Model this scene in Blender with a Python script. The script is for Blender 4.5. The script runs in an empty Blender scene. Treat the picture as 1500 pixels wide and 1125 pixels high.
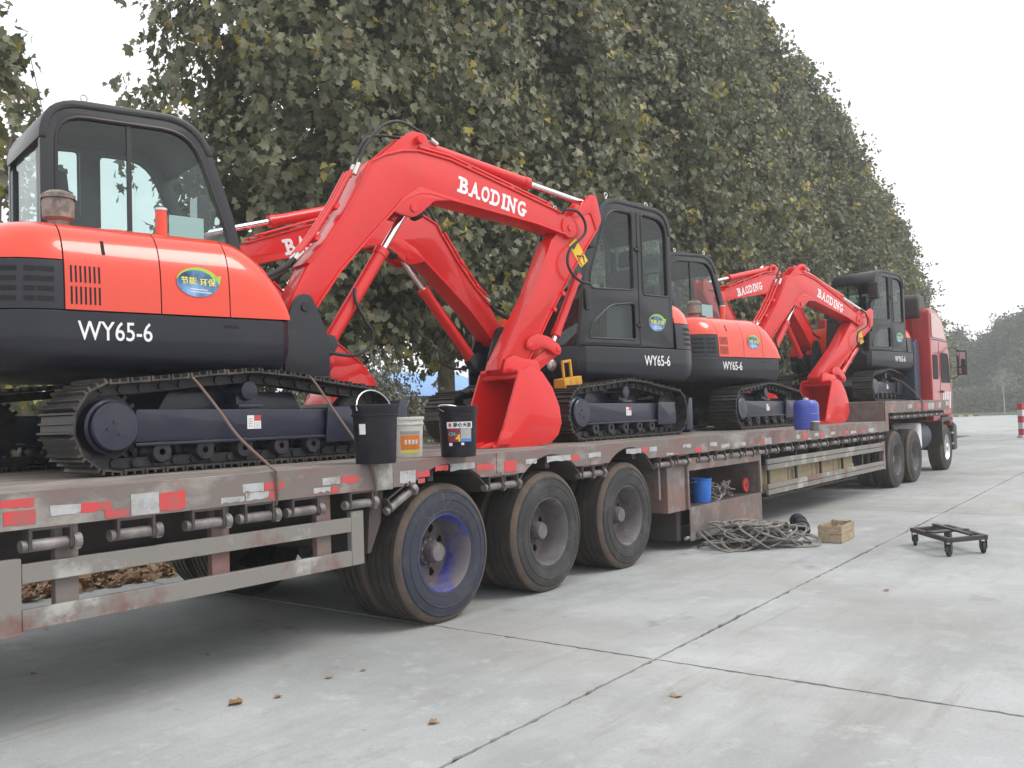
import bpy, bmesh, math, random
import numpy as np
from mathutils import Vector, Matrix

# ------------------------------------------------------------------ camera, sky, sun, exposure
SC = bpy.context.scene
COL = SC.collection
F_PX, EYE = 1335.0, 1.52                      # focal length in pixels of the 1500 px wide photograph, eye height
VXP, HSL = (1770.0, 578.0), -0.0313           # vanishing point of the truck's length (+X) and the slope of the tilted horizon
def _dir(u, v): return Vector(((u-750)/F_PX, -(v-562.5)/F_PX, 1.0)).normalized()     # camera frame: right, up, forward
DX = _dir(*VXP)
_c = (VXP[0]-750)*(-750)+(VXP[1]-562.5)*(VXP[1]-HSL*VXP[0]-562.5)+F_PX**2
_u = -_c/((VXP[0]-750)+(VXP[1]-562.5)*HSL)
DY = _dir(_u, VXP[1]+HSL*(_u-VXP[0]))         # across the yard, away from the camera (+Y)
DZ = DX.cross(DY)
if DZ.y < 0: DZ = -DZ
CY, SY = DX.z, DY.z                           # viewing depth per metre of X and Y
YAW = math.atan2(SY, CY)
cam_d = bpy.data.cameras.new('camera'); cam = bpy.data.objects.new('camera', cam_d); COL.objects.link(cam)
cam_d.sensor_fit = 'HORIZONTAL'; cam_d.sensor_width = 36.0
cam_d.lens = 36.0 * F_PX / 1500.0
cam_d.clip_end = 2000; cam_d.clip_start = 0.05
_m = Matrix(((DX.x, DX.y, -DX.z, 0), (DY.x, DY.y, -DY.z, 0), (DZ.x, DZ.y, -DZ.z, EYE), (0, 0, 0, 1)))
cam.matrix_world = _m
SC.camera = cam

w = bpy.data.worlds.new('World'); SC.world = w; w.use_nodes = True
nt = w.node_tree; nt.nodes.clear()
sky = nt.nodes.new('ShaderNodeTexSky'); sky.sky_type = 'NISHITA'; sky.sun_disc = False
SUN_EL, SUN_AZ = math.radians(52), math.radians(-65)
sky.sun_elevation = SUN_EL; sky.sun_rotation = math.radians(90) - SUN_AZ
sky.dust_density = 6.0; sky.air_density = 1.5
mixn = nt.nodes.new('ShaderNodeMix'); mixn.data_type = 'RGBA'; mixn.inputs[0].default_value = 0.88
mixn.inputs[7].default_value = (11.2, 11.35, 11.5, 1)       # even white cloud layer
bgn = nt.nodes.new('ShaderNodeBackground'); bgn.inputs[1].default_value = 0.12
outn = nt.nodes.new('ShaderNodeOutputWorld')
nt.links.new(sky.outputs[0], mixn.inputs[6]); nt.links.new(mixn.outputs[2], bgn.inputs[0]); nt.links.new(bgn.outputs[0], outn.inputs[0])

sd = bpy.data.lights.new('sun', 'SUN'); sd.energy = 1.4; sd.angle = math.radians(25); sd.color = (1.0, 0.97, 0.92)
sun = bpy.data.objects.new('sun', sd); COL.objects.link(sun)
sv = Vector((math.cos(SUN_EL) * math.cos(SUN_AZ), math.cos(SUN_EL) * math.sin(SUN_AZ), math.sin(SUN_EL)))
sun.rotation_euler = sv.to_track_quat('Z', 'Y').to_euler()
sun.location = (0, -5, 30)

SC.view_settings.view_transform = 'Standard'; SC.view_settings.look = 'None'
SC.view_settings.gamma = 1.0; SC.view_settings.use_curve_mapping = False
SC.view_settings.exposure = 0.22
SC.cycles.max_bounces = 8; SC.cycles.transparent_max_bounces = 12
SC.cycles.use_denoising = True

R = random.Random(7)
NP = np.random.default_rng(11)

# ------------------------------------------------------------------ photograph pixel -> place
def ray(u, v):
    a = Vector(((u-750)/F_PX, -(v-562.5)/F_PX, 1.0)); return a.dot(DX), a.dot(DY), a.dot(DZ)
def onY(u, v, Y):
    d = ray(u, v); k = Y / d[1]
    return d[0] * k, EYE + d[2] * k
def onZ(u, v, Z=0.0):
    d = ray(u, v); k = (Z - EYE) / d[2]
    return d[0] * k, d[1] * k

# ------------------------------------------------------------------ materials
MATS = {}
def _n(nt, t): return nt.nodes.new(t)
def mat(name, col, rough=0.5, metal=0.0, col2=None, scale=3.0, amt=1.0, lo=0.4, hi=0.65, bump=0.0, bscale=40.0,
        coat=0.0, col3=None, scale3=9.0, lo3=0.55, hi3=0.7, stretch=None, rough2=None, spec=None, detail=8.0, world=True):
    m = bpy.data.materials.new(name); m.use_nodes = True
    nt = m.node_tree; b = nt.nodes['Principled BSDF']
    b.inputs['Base Color'].default_value = (*col, 1); b.inputs['Roughness'].default_value = rough
    b.inputs['Metallic'].default_value = metal
    b.inputs['Coat Weight'].default_value = coat; b.inputs['Coat Roughness'].default_value = 0.06
    if spec is not None: b.inputs['Specular IOR Level'].default_value = spec
    vec = None
    if col2 or bump or col3:
        if world:
            g = _n(nt, 'ShaderNodeNewGeometry'); vec = g.outputs['Position']
        else:
            g = _n(nt, 'ShaderNodeTexCoord'); vec = g.outputs['Object']
        if stretch:
            mp = _n(nt, 'ShaderNodeMapping'); mp.inputs['Scale'].default_value = stretch
            nt.links.new(vec, mp.inputs['Vector']); vec = mp.outputs[0]
    last = None
    def layer(prev, c, sc, lo, hi, seed):
        no = _n(nt, 'ShaderNodeTexNoise'); no.inputs['Scale'].default_value = sc; no.inputs['Detail'].default_value = detail
        no.inputs['Roughness'].default_value = 0.65; no.noise_dimensions = '4D'; no.inputs['W'].default_value = seed
        nt.links.new(vec, no.inputs['Vector'])
        r = _n(nt, 'ShaderNodeMapRange'); r.inputs[1].default_value = lo; r.inputs[2].default_value = hi; r.inputs[4].default_value = amt
        nt.links.new(no.outputs[0], r.inputs[0])
        mx = _n(nt, 'ShaderNodeMix'); mx.data_type = 'RGBA'
        nt.links.new(r.outputs[0], mx.inputs[0])
        if prev is None: mx.inputs[6].default_value = (*col, 1)
        else: nt.links.new(prev, mx.inputs[6])
        mx.inputs[7].default_value = (*c, 1)
        return mx.outputs[2], r.outputs[0]
    if col2:
        last, fac = layer(None, col2, scale, lo, hi, 1.3)
        if rough2 is not None:
            rr = _n(nt, 'ShaderNodeMapRange'); rr.inputs[3].default_value = rough; rr.inputs[4].default_value = rough2
            nt.links.new(fac, rr.inputs[0]); nt.links.new(rr.outputs[0], b.inputs['Roughness'])
    if col3: last, _ = layer(last, col3, scale3, lo3, hi3, 5.1)
    if last: nt.links.new(last, b.inputs['Base Color'])
    if bump:
        no = _n(nt, 'ShaderNodeTexNoise'); no.inputs['Scale'].default_value = bscale; no.inputs['Detail'].default_value = 6
        nt.links.new(vec, no.inputs['Vector'])
        bp = _n(nt, 'ShaderNodeBump'); bp.inputs['Strength'].default_value = bump; bp.inputs['Distance'].default_value = 0.02
        nt.links.new(no.outputs[0], bp.inputs['Height']); nt.links.new(bp.outputs[0], b.inputs['Normal'])
    MATS[name] = m
    return m

mat('boom_red', (0.70, 0.014, 0.015), 0.32, col2=(0.62, 0.02, 0.02), scale=2.2, coat=0.55, spec=0.35, bump=0.02, bscale=4, rough2=0.45)
mat('hood_red', (0.74, 0.042, 0.010), 0.28, col2=(0.68, 0.045, 0.016), scale=1.5, coat=0.8, spec=0.35, bump=0.012, bscale=4)
mat('body_black', (0.008, 0.009, 0.018), 0.38, col2=(0.020, 0.020, 0.028), scale=2.5, lo=0.5, hi=0.85, spec=0.4, coat=0.2, rough2=0.5)
mat('cab_black', (0.008, 0.009, 0.014), 0.42, col2=(0.024, 0.024, 0.03), scale=3, lo=0.5, hi=0.85, coat=0.2)
mat('frame_blue_black', (0.011, 0.014, 0.034), 0.4, col2=(0.035, 0.036, 0.046), scale=5, lo=0.5, hi=0.85, coat=0.2, rough2=0.6)
mat('track_steel', (0.05, 0.047, 0.047), 0.45, metal=0.55, col2=(0.15, 0.12, 0.10), scale=7, lo=0.5, hi=0.75, rough2=0.75)
mat('link_steel', (0.014, 0.016, 0.026), 0.5, metal=0.3, col2=(0.05, 0.045, 0.045), scale=9)
mat('chrome', (0.80, 0.81, 0.83), 0.08, metal=1.0)
mat('rubber_hose', (0.018, 0.017, 0.02), 0.5)
mat('gap_shade_black', (0.006, 0.006, 0.007), 0.8)  # flat black that puts the shade inside slots and seams into the colour
mat('white_vinyl', (0.80, 0.80, 0.82), 0.45)
mat('label_white', (0.74, 0.74, 0.74), 0.5)
mat('yellow_label', (0.75, 0.50, 0.02), 0.45)
mat('black_print', (0.02, 0.02, 0.02), 0.5)
mat('green_print', (0.32, 0.55, 0.05), 0.45)
mat('yellow_print', (0.75, 0.68, 0.12), 0.45)
mat('seat_fabric', (0.02, 0.02, 0.022), 0.8)
mat('paper', (0.55, 0.72, 0.72), 0.6)
mat('zinc', (0.62, 0.62, 0.6), 0.35, metal=0.8)
mat('exhaust_dust', (0.28, 0.24, 0.2), 0.6, col2=(0.08, 0.07, 0.07), scale=12)
mat('deck_steel', (0.24, 0.21, 0.185), 0.7, col2=(0.10, 0.085, 0.08), scale=2.4, col3=(0.36, 0.32, 0.27), scale3=5, bump=0.12, bscale=25, stretch=(0.6, 1.6, 1))
mat('rail_paint', (0.165, 0.138, 0.128), 0.66, col2=(0.19, 0.095, 0.088), scale=1.7, lo=0.47, hi=0.6, col3=(0.29, 0.275, 0.255), scale3=3.1, lo3=0.52, hi3=0.66, bump=0.1, bscale=30, stretch=(0.7, 1, 1.4))
mat('guard_paint', (0.20, 0.185, 0.172), 0.65, col2=(0.17, 0.09, 0.082), scale=2.3, lo=0.52, hi=0.62, col3=(0.36, 0.35, 0.33), scale3=2.6, lo3=0.54, hi3=0.62, bump=0.1, bscale=30)
mat('chassis_dark', (0.045, 0.04, 0.04), 0.8, col2=(0.075, 0.05, 0.048), scale=3, bump=0.1, bscale=20)
mat('rust_panel', (0.15, 0.12, 0.115), 0.75, col2=(0.25, 0.13, 0.10), scale=1.1, lo=0.5, hi=0.62, col3=(0.24, 0.22, 0.21), scale3=5, lo3=0.5, hi3=0.7, bump=0.08)
mat('winch_steel', (0.13, 0.115, 0.115), 0.55, metal=0.3, col2=(0.28, 0.26, 0.25), scale=9, bump=0.1)
mat('reflect_red', (0.55, 0.05, 0.055), 0.45, col2=(0.30, 0.10, 0.095), scale=9, lo=0.45, hi=0.68, col3=(0.2,0.14,0.13), scale3=22, lo3=0.58, hi3=0.7)
mat('reflect_white', (0.40, 0.41, 0.42), 0.45, col2=(0.24, 0.215, 0.205), scale=8, lo=0.45, hi=0.68, col3=(0.19,0.14,0.13), scale3=22, lo3=0.58, hi3=0.7)
mat('tyre', (0.030, 0.029, 0.031), 0.78, col2=(0.085, 0.08, 0.077), scale=6, lo=0.48, hi=0.78, bump=0.15, bscale=18)
mat('tyre_blue', (0.022, 0.026, 0.045), 0.7, col2=(0.06, 0.058, 0.06), scale=7, lo=0.5, hi=0.8, bump=0.12, bscale=18)
mat('tread_rust', (0.125, 0.088, 0.066), 0.9, col2=(0.07, 0.06, 0.055), scale=7, bump=0.3, bscale=30)
mat('tread_dark', (0.038, 0.035, 0.033), 0.85, col2=(0.075, 0.062, 0.052), scale=6, lo=0.45, hi=0.7, bump=0.3, bscale=30)
mat('rim_dusty', (0.16, 0.145, 0.15), 0.65, col2=(0.10, 0.09, 0.095), scale=8, col3=(0.25, 0.23, 0.22), scale3=5)
mat('rim_blue', (0.05, 0.06, 0.30), 0.55, col2=(0.17, 0.15, 0.16), scale=4.5, lo=0.44, hi=0.56)
mat('rim_inner', (0.07, 0.055, 0.06), 0.7, col2=(0.14, 0.12, 0.12), scale=8)
mat('lash_rope', (0.16, 0.11, 0.09), 0.85)
mat('wire_rope', (0.15, 0.14, 0.13), 0.6, col2=(0.27, 0.25, 0.23), scale=11, world=True, metal=0.2)
mat('old_wood', (0.40, 0.31, 0.20), 0.8, col2=(0.26, 0.2, 0.14), scale=6, stretch=(1, 6, 6), bump=0.15)
mat('wood_plank', (0.30, 0.25, 0.17), 0.85, col2=(0.36, 0.28, 0.13), scale=1.5, stretch=(1, 4, 4), col3=(0.20, 0.175, 0.145), scale3=4, bump=0.15)
mat('pail_black', (0.008, 0.007, 0.014), 0.4, col2=(0.018, 0.018, 0.024), scale=8, spec=0.3)
mat('pail_white', (0.62, 0.60, 0.57), 0.5, col2=(0.42, 0.38, 0.34), scale=14, lo=0.5, hi=0.7)
mat('pail_blue', (0.03, 0.17, 0.62), 0.4, col2=(0.02, 0.12, 0.48), scale=8)
mat('drum_blue', (0.045, 0.07, 0.38), 0.4, col2=(0.07, 0.09, 0.36), scale=5, coat=0.1)
mat('orange_print', (0.75, 0.22, 0.03), 0.5)
mat('cyan_print', (0.05, 0.45, 0.42), 0.5)
mat('blue_print', (0.06, 0.22, 0.6), 0.5)
mat('maroon_print', (0.22, 0.02, 0.04), 0.5)
mat('grey_print', (0.32, 0.33, 0.34), 0.5)
mat('toolbox_yellow', (0.62, 0.31, 0.02), 0.5, col2=(0.5, 0.25, 0.03), scale=9)
mat('teal_paint', (0.16, 0.38, 0.42), 0.5)
mat('bark', (0.16, 0.14, 0.11), 0.9, col2=(0.28, 0.26, 0.21), scale=3.5, bump=0.4, bscale=12)
mat('soil', (0.16, 0.125, 0.09), 0.95, col2=(0.09, 0.07, 0.055), scale=1.3, bump=0.5, bscale=9)
mat('asphalt_far', (0.30, 0.30, 0.295), 0.9, col2=(0.24, 0.24, 0.235), scale=0.25)
mat('joint_dirt', (0.055, 0.05, 0.045), 0.95)
mat('kerb_yellow', (0.62, 0.40, 0.05), 0.8)
mat('kerb_black', (0.05, 0.05, 0.05), 0.8)
mat('hedge', (0.05, 0.075, 0.035), 0.9, col2=(0.08, 0.10, 0.05), scale=6, bump=0.6, bscale=10)
mat('shed_blue', (0.20, 0.42, 0.85), 0.5, col2=(0.26, 0.48, 0.88), scale=0.6)
mat('shed_wall', (0.42, 0.38, 0.34), 0.85, col2=(0.34, 0.31, 0.28), scale=1.2)
mat('tractor_red', (0.40, 0.018, 0.024), 0.34, coat=0.5, col2=(0.27, 0.025, 0.03), scale=1.6, lo=0.45, hi=0.7)
mat('tractor_sheen', (0.55, 0.33, 0.31), 0.35, coat=0.4)  # red cab paint with its pale pinkish reflection put into the colour
mat('tractor_deep', (0.22, 0.016, 0.02), 0.6)
mat('tractor_dark', (0.035, 0.03, 0.034), 0.5)
mat('tractor_blue', (0.02, 0.028, 0.06), 0.5)
mat('mirror', (0.4, 0.42, 0.43), 0.02, metal=1.0)
mat('plastic_black', (0.02, 0.02, 0.022), 0.45)
mat('post_red', (0.6, 0.05, 0.08), 0.5)
mat('post_white', (0.75, 0.75, 0.76), 0.5)
mat('rag', (0.12, 0.11, 0.22), 0.9)
mat('yellow_green', (0.5, 0.6, 0.3), 0.5)

def scuffed(name, col, light):
    m = MATS[name]; nt = m.node_tree; b = nt.nodes['Principled BSDF']; src = b.inputs['Base Color'].links[0].from_socket
    g = _n(nt, 'ShaderNodeTexCoord'); no = _n(nt, 'ShaderNodeTexNoise'); no.inputs['Scale'].default_value = 5; nt.links.new(g.outputs['Object'], no.inputs['Vector'])
    ad = _n(nt, 'ShaderNodeVectorMath'); ad.operation = 'MULTIPLY_ADD'; ad.inputs[1].default_value = (.25,.25,.25); nt.links.new(no.outputs['Color'], ad.inputs[0]); nt.links.new(g.outputs['Object'], ad.inputs[2])
    vo = _n(nt, 'ShaderNodeTexVoronoi'); vo.feature = 'DISTANCE_TO_EDGE'; vo.inputs['Scale'].default_value = 7; nt.links.new(ad.outputs[0], vo.inputs['Vector'])
    r = _n(nt, 'ShaderNodeMapRange'); r.inputs[1].default_value = .012; r.inputs[2].default_value = .0; nt.links.new(vo.outputs['Distance'], r.inputs[0])
    n2 = _n(nt, 'ShaderNodeTexNoise'); n2.inputs['Scale'].default_value = 3.2; nt.links.new(g.outputs['Object'], n2.inputs['Vector'])
    r2 = _n(nt, 'ShaderNodeMapRange'); r2.inputs[1].default_value = .5; r2.inputs[2].default_value = .6; r2.inputs[4].default_value = .8; nt.links.new(n2.outputs[0], r2.inputs[0])
    mu = _n(nt, 'ShaderNodeMath'); mu.operation = 'MULTIPLY'; nt.links.new(r.outputs[0], mu.inputs[0]); nt.links.new(r2.outputs[0], mu.inputs[1])
    mx = _n(nt, 'ShaderNodeMix'); mx.data_type = 'RGBA'; nt.links.new(mu.outputs[0], mx.inputs[0]); nt.links.new(src, mx.inputs[6]); mx.inputs[7].default_value = (*light, 1); nt.links.new(mx.outputs[2], b.inputs['Base Color'])
scuffed('tyre_blue', None, (.24,.23,.21)); scuffed('tyre', None, (.17,.16,.15))

def concrete(name):
    m = bpy.data.materials.new(name); m.use_nodes = True; nt = m.node_tree; b = nt.nodes['Principled BSDF']
    g = _n(nt, 'ShaderNodeNewGeometry'); P = g.outputs['Position']
    def noise(sc, det=8, ro=0.6, st=None, seed=0):
        v = P
        if st:
            mp = _n(nt, 'ShaderNodeMapping'); mp.inputs['Scale'].default_value = st; mp.inputs['Rotation'].default_value = (0, 0, 0.4)
            nt.links.new(P, mp.inputs['Vector']); v = mp.outputs[0]
        n = _n(nt, 'ShaderNodeTexNoise'); n.noise_dimensions = '4D'; n.inputs['W'].default_value = seed
        n.inputs['Scale'].default_value = sc; n.inputs['Detail'].default_value = det; n.inputs['Roughness'].default_value = ro
        nt.links.new(v, n.inputs['Vector']); return n.outputs[0]
    def rng(x, a, b_, c=0.0, d=1.0):
        r = _n(nt, 'ShaderNodeMapRange'); r.inputs[1].default_value = a; r.inputs[2].default_value = b_; r.inputs[3].default_value = c; r.inputs[4].default_value = d
        nt.links.new(x, r.inputs[0]); return r.outputs[0]
    def mix(f, a, bcol):
        x = _n(nt, 'ShaderNodeMix'); x.data_type = 'RGBA'; nt.links.new(f, x.inputs[0])
        if isinstance(a, tuple): x.inputs[6].default_value = (*a, 1)
        else: nt.links.new(a, x.inputs[6])
        x.inputs[7].default_value = (*bcol, 1); return x.outputs[2]
    c = mix(rng(noise(0.55, 6, 0.62, None, 1), 0.38, 0.64), (0.295, 0.31, 0.312), (0.425, 0.442, 0.445))
    c = mix(rng(noise(0.9, 8, 0.68, (0.35, 1.6, 1), 2), 0.50, 0.68, 0, 0.75), c, (0.25, 0.252, 0.245))
    c = mix(rng(noise(1.7, 9, 0.72, None, 3), 0.55, 0.70, 0, 0.7), c, (0.24, 0.222, 0.20))
    c = mix(rng(noise(4.0, 9, 0.78, None, 4), 0.53, 0.72, 0, 0.75), c, (0.51, 0.525, 0.53))
    c = mix(rng(noise(0.35, 7, 0.62, (1, 0.5, 1), 8), 0.52, 0.68, 0, 0.6), c, (0.29, 0.272, 0.245))
    c = mix(rng(noise(2.2, 9, 0.78, (0.2, 2.5, 1), 9), 0.56, 0.68, 0, 0.6), c, (0.225, 0.22, 0.21))
    c = mix(rng(noise(1.1, 6, 0.6, None, 12), 0.63, 0.69, 0, 0.65), c, (0.18, 0.175, 0.165))
    c = mix(rng(noise(9, 6, 0.7, None, 13), 0.62, 0.70, 0, 0.7), c, (0.17, 0.16, 0.15))
    c = mix(rng(noise(55, 3, 0.6, None, 5), 0.54, 0.74, 0, 0.6), c, (0.22, 0.215, 0.205))
    nt.links.new(c, b.inputs['Base Color'])
    nt.links.new(rng(noise(2.5, 6, 0.6, None, 6), 0.3, 0.7, 0.62, 0.9), b.inputs['Roughness'])
    bp = _n(nt, 'ShaderNodeBump'); bp.inputs['Strength'].default_value = 0.18; bp.inputs['Distance'].default_value = 0.01
    nt.links.new(noise(35, 8, 0.7, None, 7), bp.inputs['Height']); nt.links.new(bp.outputs[0], b.inputs['Normal'])
    MATS[name] = m
concrete('concrete')

def glass(name, tint, fac=0.35):
    m = bpy.data.materials.new(name); m.use_nodes = True; nt = m.node_tree; nt.nodes.clear()
    o = _n(nt, 'ShaderNodeOutputMaterial'); t = _n(nt, 'ShaderNodeBsdfTransparent'); t.inputs[0].default_value = (*tint, 1)
    g = _n(nt, 'ShaderNodeBsdfGlossy'); g.inputs['Roughness'].default_value = 0.02; g.inputs[0].default_value = (0.85, 0.9, 0.9, 1)
    lw = _n(nt, 'ShaderNodeLayerWeight'); lw.inputs[0].default_value = 0.5
    pw = _n(nt, 'ShaderNodeMath'); pw.operation = 'POWER'; pw.inputs[1].default_value = 4.0; nt.links.new(lw.outputs['Facing'], pw.inputs[0])
    ad = _n(nt, 'ShaderNodeMath'); ad.operation = 'MULTIPLY_ADD'; ad.inputs[1].default_value = 0.9; ad.inputs[2].default_value = 0.05; ad.use_clamp = True
    nt.links.new(pw.outputs[0], ad.inputs[0])
    mx = _n(nt, 'ShaderNodeMixShader')
    nt.links.new(ad.outputs[0], mx.inputs[0]); nt.links.new(t.outputs[0], mx.inputs[1]); nt.links.new(g.outputs[0], mx.inputs[2])
    nt.links.new(mx.outputs[0], o.inputs[0]); MATS[name] = m
glass('cab_glass', (0.70, 0.80, 0.79))

def leafmat(name, ramp, trans=0.25):
    m = bpy.data.materials.new(name); m.use_nodes = True; nt = m.node_tree; b = nt.nodes['Principled BSDF']
    at = _n(nt, 'ShaderNodeAttribute'); at.attribute_name = 'rnd'
    cr = _n(nt, 'ShaderNodeValToRGB'); cr.color_ramp.interpolation = 'LINEAR'
    els = cr.color_ramp.elements
    while len(els) > 1: els.remove(els[-1])
    for i, (p, c) in enumerate(ramp):
        e = els[0] if i == 0 else els.new(p)
        e.position = p; e.color = (*c, 1)
    nt.links.new(at.outputs['Fac'], cr.inputs[0]); nt.links.new(cr.outputs[0], b.inputs['Base Color'])
    b.inputs['Roughness'].default_value = 0.5
    tr = _n(nt, 'ShaderNodeBsdfTranslucent'); nt.links.new(cr.outputs[0], tr.inputs[0])
    mx = _n(nt, 'ShaderNodeMixShader'); mx.inputs[0].default_value = trans
    o = nt.nodes['Material Output']
    nt.links.new(b.outputs[0], mx.inputs[1]); nt.links.new(tr.outputs[0], mx.inputs[2]); nt.links.new(mx.outputs[0], o.inputs[0])
    MATS[name] = m
leafmat('plane_leaf', [(0.0, (0.066, 0.084, 0.044)), (0.3, (0.125, 0.142, 0.076)), (0.55, (0.21, 0.21, 0.122)), (0.78, (0.36, 0.32, 0.215)), (0.86, (0.33, 0.30, 0.075)), (1.0, (0.46, 0.37, 0.06))], 0.32)
leafmat('far_leaf', [(0.0, (0.035, 0.05, 0.026)), (0.6, (0.075, 0.095, 0.05)), (1.0, (0.14, 0.14, 0.075))])
leafmat('shrub_leaf', [(0.0, (0.12, 0.13, 0.09)), (0.6, (0.22, 0.225, 0.17)), (1.0, (0.32, 0.31, 0.25))])
leafmat('dry_leaf', [(0.0, (0.14, 0.075, 0.04)), (0.5, (0.28, 0.16, 0.085)), (0.8, (0.36, 0.24, 0.13)), (1.0, (0.42, 0.33, 0.2))], 0.1)

def globe_mat():
    m = bpy.data.materials.new('sticker_blue'); m.use_nodes = True; nt = m.node_tree; b = nt.nodes['Principled BSDF']
    tc = _n(nt, 'ShaderNodeTexCoord'); no = _n(nt, 'ShaderNodeTexNoise'); no.inputs['Scale'].default_value = 7; no.inputs['Detail'].default_value = 3
    cr = _n(nt, 'ShaderNodeValToRGB'); cr.color_ramp.elements[0].position = 0.38; cr.color_ramp.elements[0].color = (0.006, 0.03, 0.11, 1)
    cr.color_ramp.elements[1].position = 0.68; cr.color_ramp.elements[1].color = (0.22, 0.42, 0.72, 1)
    nt.links.new(tc.outputs['Object'], no.inputs['Vector']); nt.links.new(no.outputs[0], cr.inputs[0]); nt.links.new(cr.outputs[0], b.inputs['Base Color'])
    b.inputs['Roughness'].default_value = 0.35; MATS['sticker_blue'] = m
globe_mat()

# ------------------------------------------------------------------ mesh helpers
class MB:
    """collects shapes; build() links them as one mesh object"""
    def __init__(s): s.v = []; s.f = []; s.mi = []; s.mats = []; s.cur = 0
    def use(s, m):
        if m not in s.mats: s.mats.append(m)
        s.cur = s.mats.index(m); return s
    def add(s, vs, fs):
        o = len(s.v); s.v.extend([tuple(p) for p in vs])
        for f in fs: s.f.append(tuple(i + o for i in f)); s.mi.append(s.cur)
        return s
    def box(s, x0, x1, y0, y1, z0, z1):
        return s.add([(x0,y0,z0),(x1,y0,z0),(x1,y1,z0),(x0,y1,z0),(x0,y0,z1),(x1,y0,z1),(x1,y1,z1),(x0,y1,z1)],
                     [(0,3,2,1),(4,5,6,7),(0,1,5,4),(1,2,6,5),(2,3,7,6),(3,0,4,7)])
    def obox(s, c, sx, sy, sz, rot):
        M = rot.to_3x3(); c = Vector(c)
        vs = [c + M @ Vector((a*sx/2, b*sy/2, d*sz/2)) for d in (-1,1) for a, b in ((-1,-1),(1,-1),(1,1),(-1,1))]
        return s.add(vs, [(0,3,2,1),(4,5,6,7),(0,1,5,4),(1,2,6,5),(2,3,7,6),(3,0,4,7)])
    def prism(s, pts, y0, y1):               # polygon in x-z, extruded along y
        n = len(pts); ar = sum(pts[i][0]*pts[(i+1)%n][1]-pts[(i+1)%n][0]*pts[i][1] for i in range(n))
        if ar < 0: pts = pts[::-1]
        vs = [(x, y0, z) for x, z in pts] + [(x, y1, z) for x, z in pts]
        fs = [tuple(range(n)), tuple(range(2*n-1, n-1, -1))]
        fs += [(i, n+i, n+(i+1) % n, (i+1) % n) for i in range(n)]
        return s.add(vs, fs)
    def slab(s, pts, z0, z1):                # polygon in x-y, extruded up
        n = len(pts); ar = sum(pts[i][0]*pts[(i+1)%n][1]-pts[(i+1)%n][0]*pts[i][1] for i in range(n))
        if ar < 0: pts = pts[::-1]
        vs = [(x, y, z0) for x, y in pts] + [(x, y, z1) for x, y in pts]
        fs = [tuple(range(n-1, -1, -1)), tuple(range(n, 2*n))]
        fs += [(i, (i+1) % n, n+(i+1) % n, n+i) for i in range(n)]
        return s.add(vs, fs)
    def tube(s, pts, r, n=8, cap=True):
        pts = [Vector(p) for p in pts]; rs = r if isinstance(r, (list, tuple)) else [r]*len(pts)
        up = Vector((0.13, 0.21, 1)).normalized(); vs = []; fs = []
        prev = None
        for i, p in enumerate(pts):
            d = (pts[min(i+1, len(pts)-1)] - pts[max(i-1, 0)])
            d = d.normalized() if d.length > 1e-9 else Vector((1,0,0))
            if prev is None:
                a = d.cross(up)
                if a.length < 0.05: a = d.cross(Vector((1,0,0)))
                a.normalize()
            else:
                a = prev - d * prev.dot(d)
                if a.length < 1e-6: a = d.cross(up)
                a.normalize()
            prev = a; b = d.cross(a)
            for k in range(n):
                t = 2*math.pi*k/n; vs.append(p + (a*math.cos(t) + b*math.sin(t))*rs[i])
        for i in range(len(pts)-1):
            for k in range(n):
                fs.append((i*n+k, i*n+(k+1)%n, (i+1)*n+(k+1)%n, (i+1)*n+k))
        if cap: fs += [tuple(range(n-1,-1,-1)), tuple(range((len(pts)-1)*n, len(pts)*n))]
        return s.add(vs, fs)
    def cyl(s, a, b, r, n=20): return s.tube([a, b], r, n)
    def lathe(s, prof, n=32, axis='z', c=(0,0,0), cap=False):   # prof: (radius, height) pairs
        vs = []; fs = []; c = Vector(c)
        for r, hh in prof:
            for k in range(n):
                t = 2*math.pi*k/n; x, y = r*math.cos(t), r*math.sin(t)
                p = (x, y, hh) if axis == 'z' else ((x, hh, y) if axis == 'y' else (hh, x, y))
                vs.append(c + Vector(p))
        for i in range(len(prof)-1):
            for k in range(n):
                q = (i*n+k, i*n+(k+1)%n, (i+1)*n+(k+1)%n, (i+1)*n+k)
                fs.append(q if axis != 'y' else q[::-1])
        if cap: fs += [tuple(range(n-1,-1,-1)), tuple(range((len(prof)-1)*n, len(prof)*n))]
        return s.add(vs, fs)
    def grid(s, rows, close=False):          # rows of equal length
        n = len(rows[0]); vs = [p for r in rows for p in r]; fs = []
        for i in range(len(rows)-1):
            for k in range(n if close else n-1):
                fs.append((i*n+k, i*n+(k+1)%n, (i+1)*n+(k+1)%n, (i+1)*n+k))
        return s.add(vs, fs)
    def xform(s, M, start=0):
        s.v[start:] = [tuple(M @ Vector(p)) for p in s.v[start:]]; return s
    def mesh(s, name, material=None, smooth=35):
        me = bpy.data.meshes.new(name); me.from_pydata(s.v, [], s.f); me.update()
        ms = s.mats if s.mats else [material]
        for m in ms: me.materials.append(MATS[m])
        if len(ms) > 1: me.polygons.foreach_set('material_index', s.mi)
        bm = bmesh.new(); bm.from_mesh(me); bmesh.ops.recalc_face_normals(bm, faces=bm.faces); bm.to_mesh(me); bm.free()
        if smooth:
            me.polygons.foreach_set('use_smooth', [True]*len(me.polygons)); me.set_sharp_from_angle(angle=math.radians(smooth))
        return me
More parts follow.
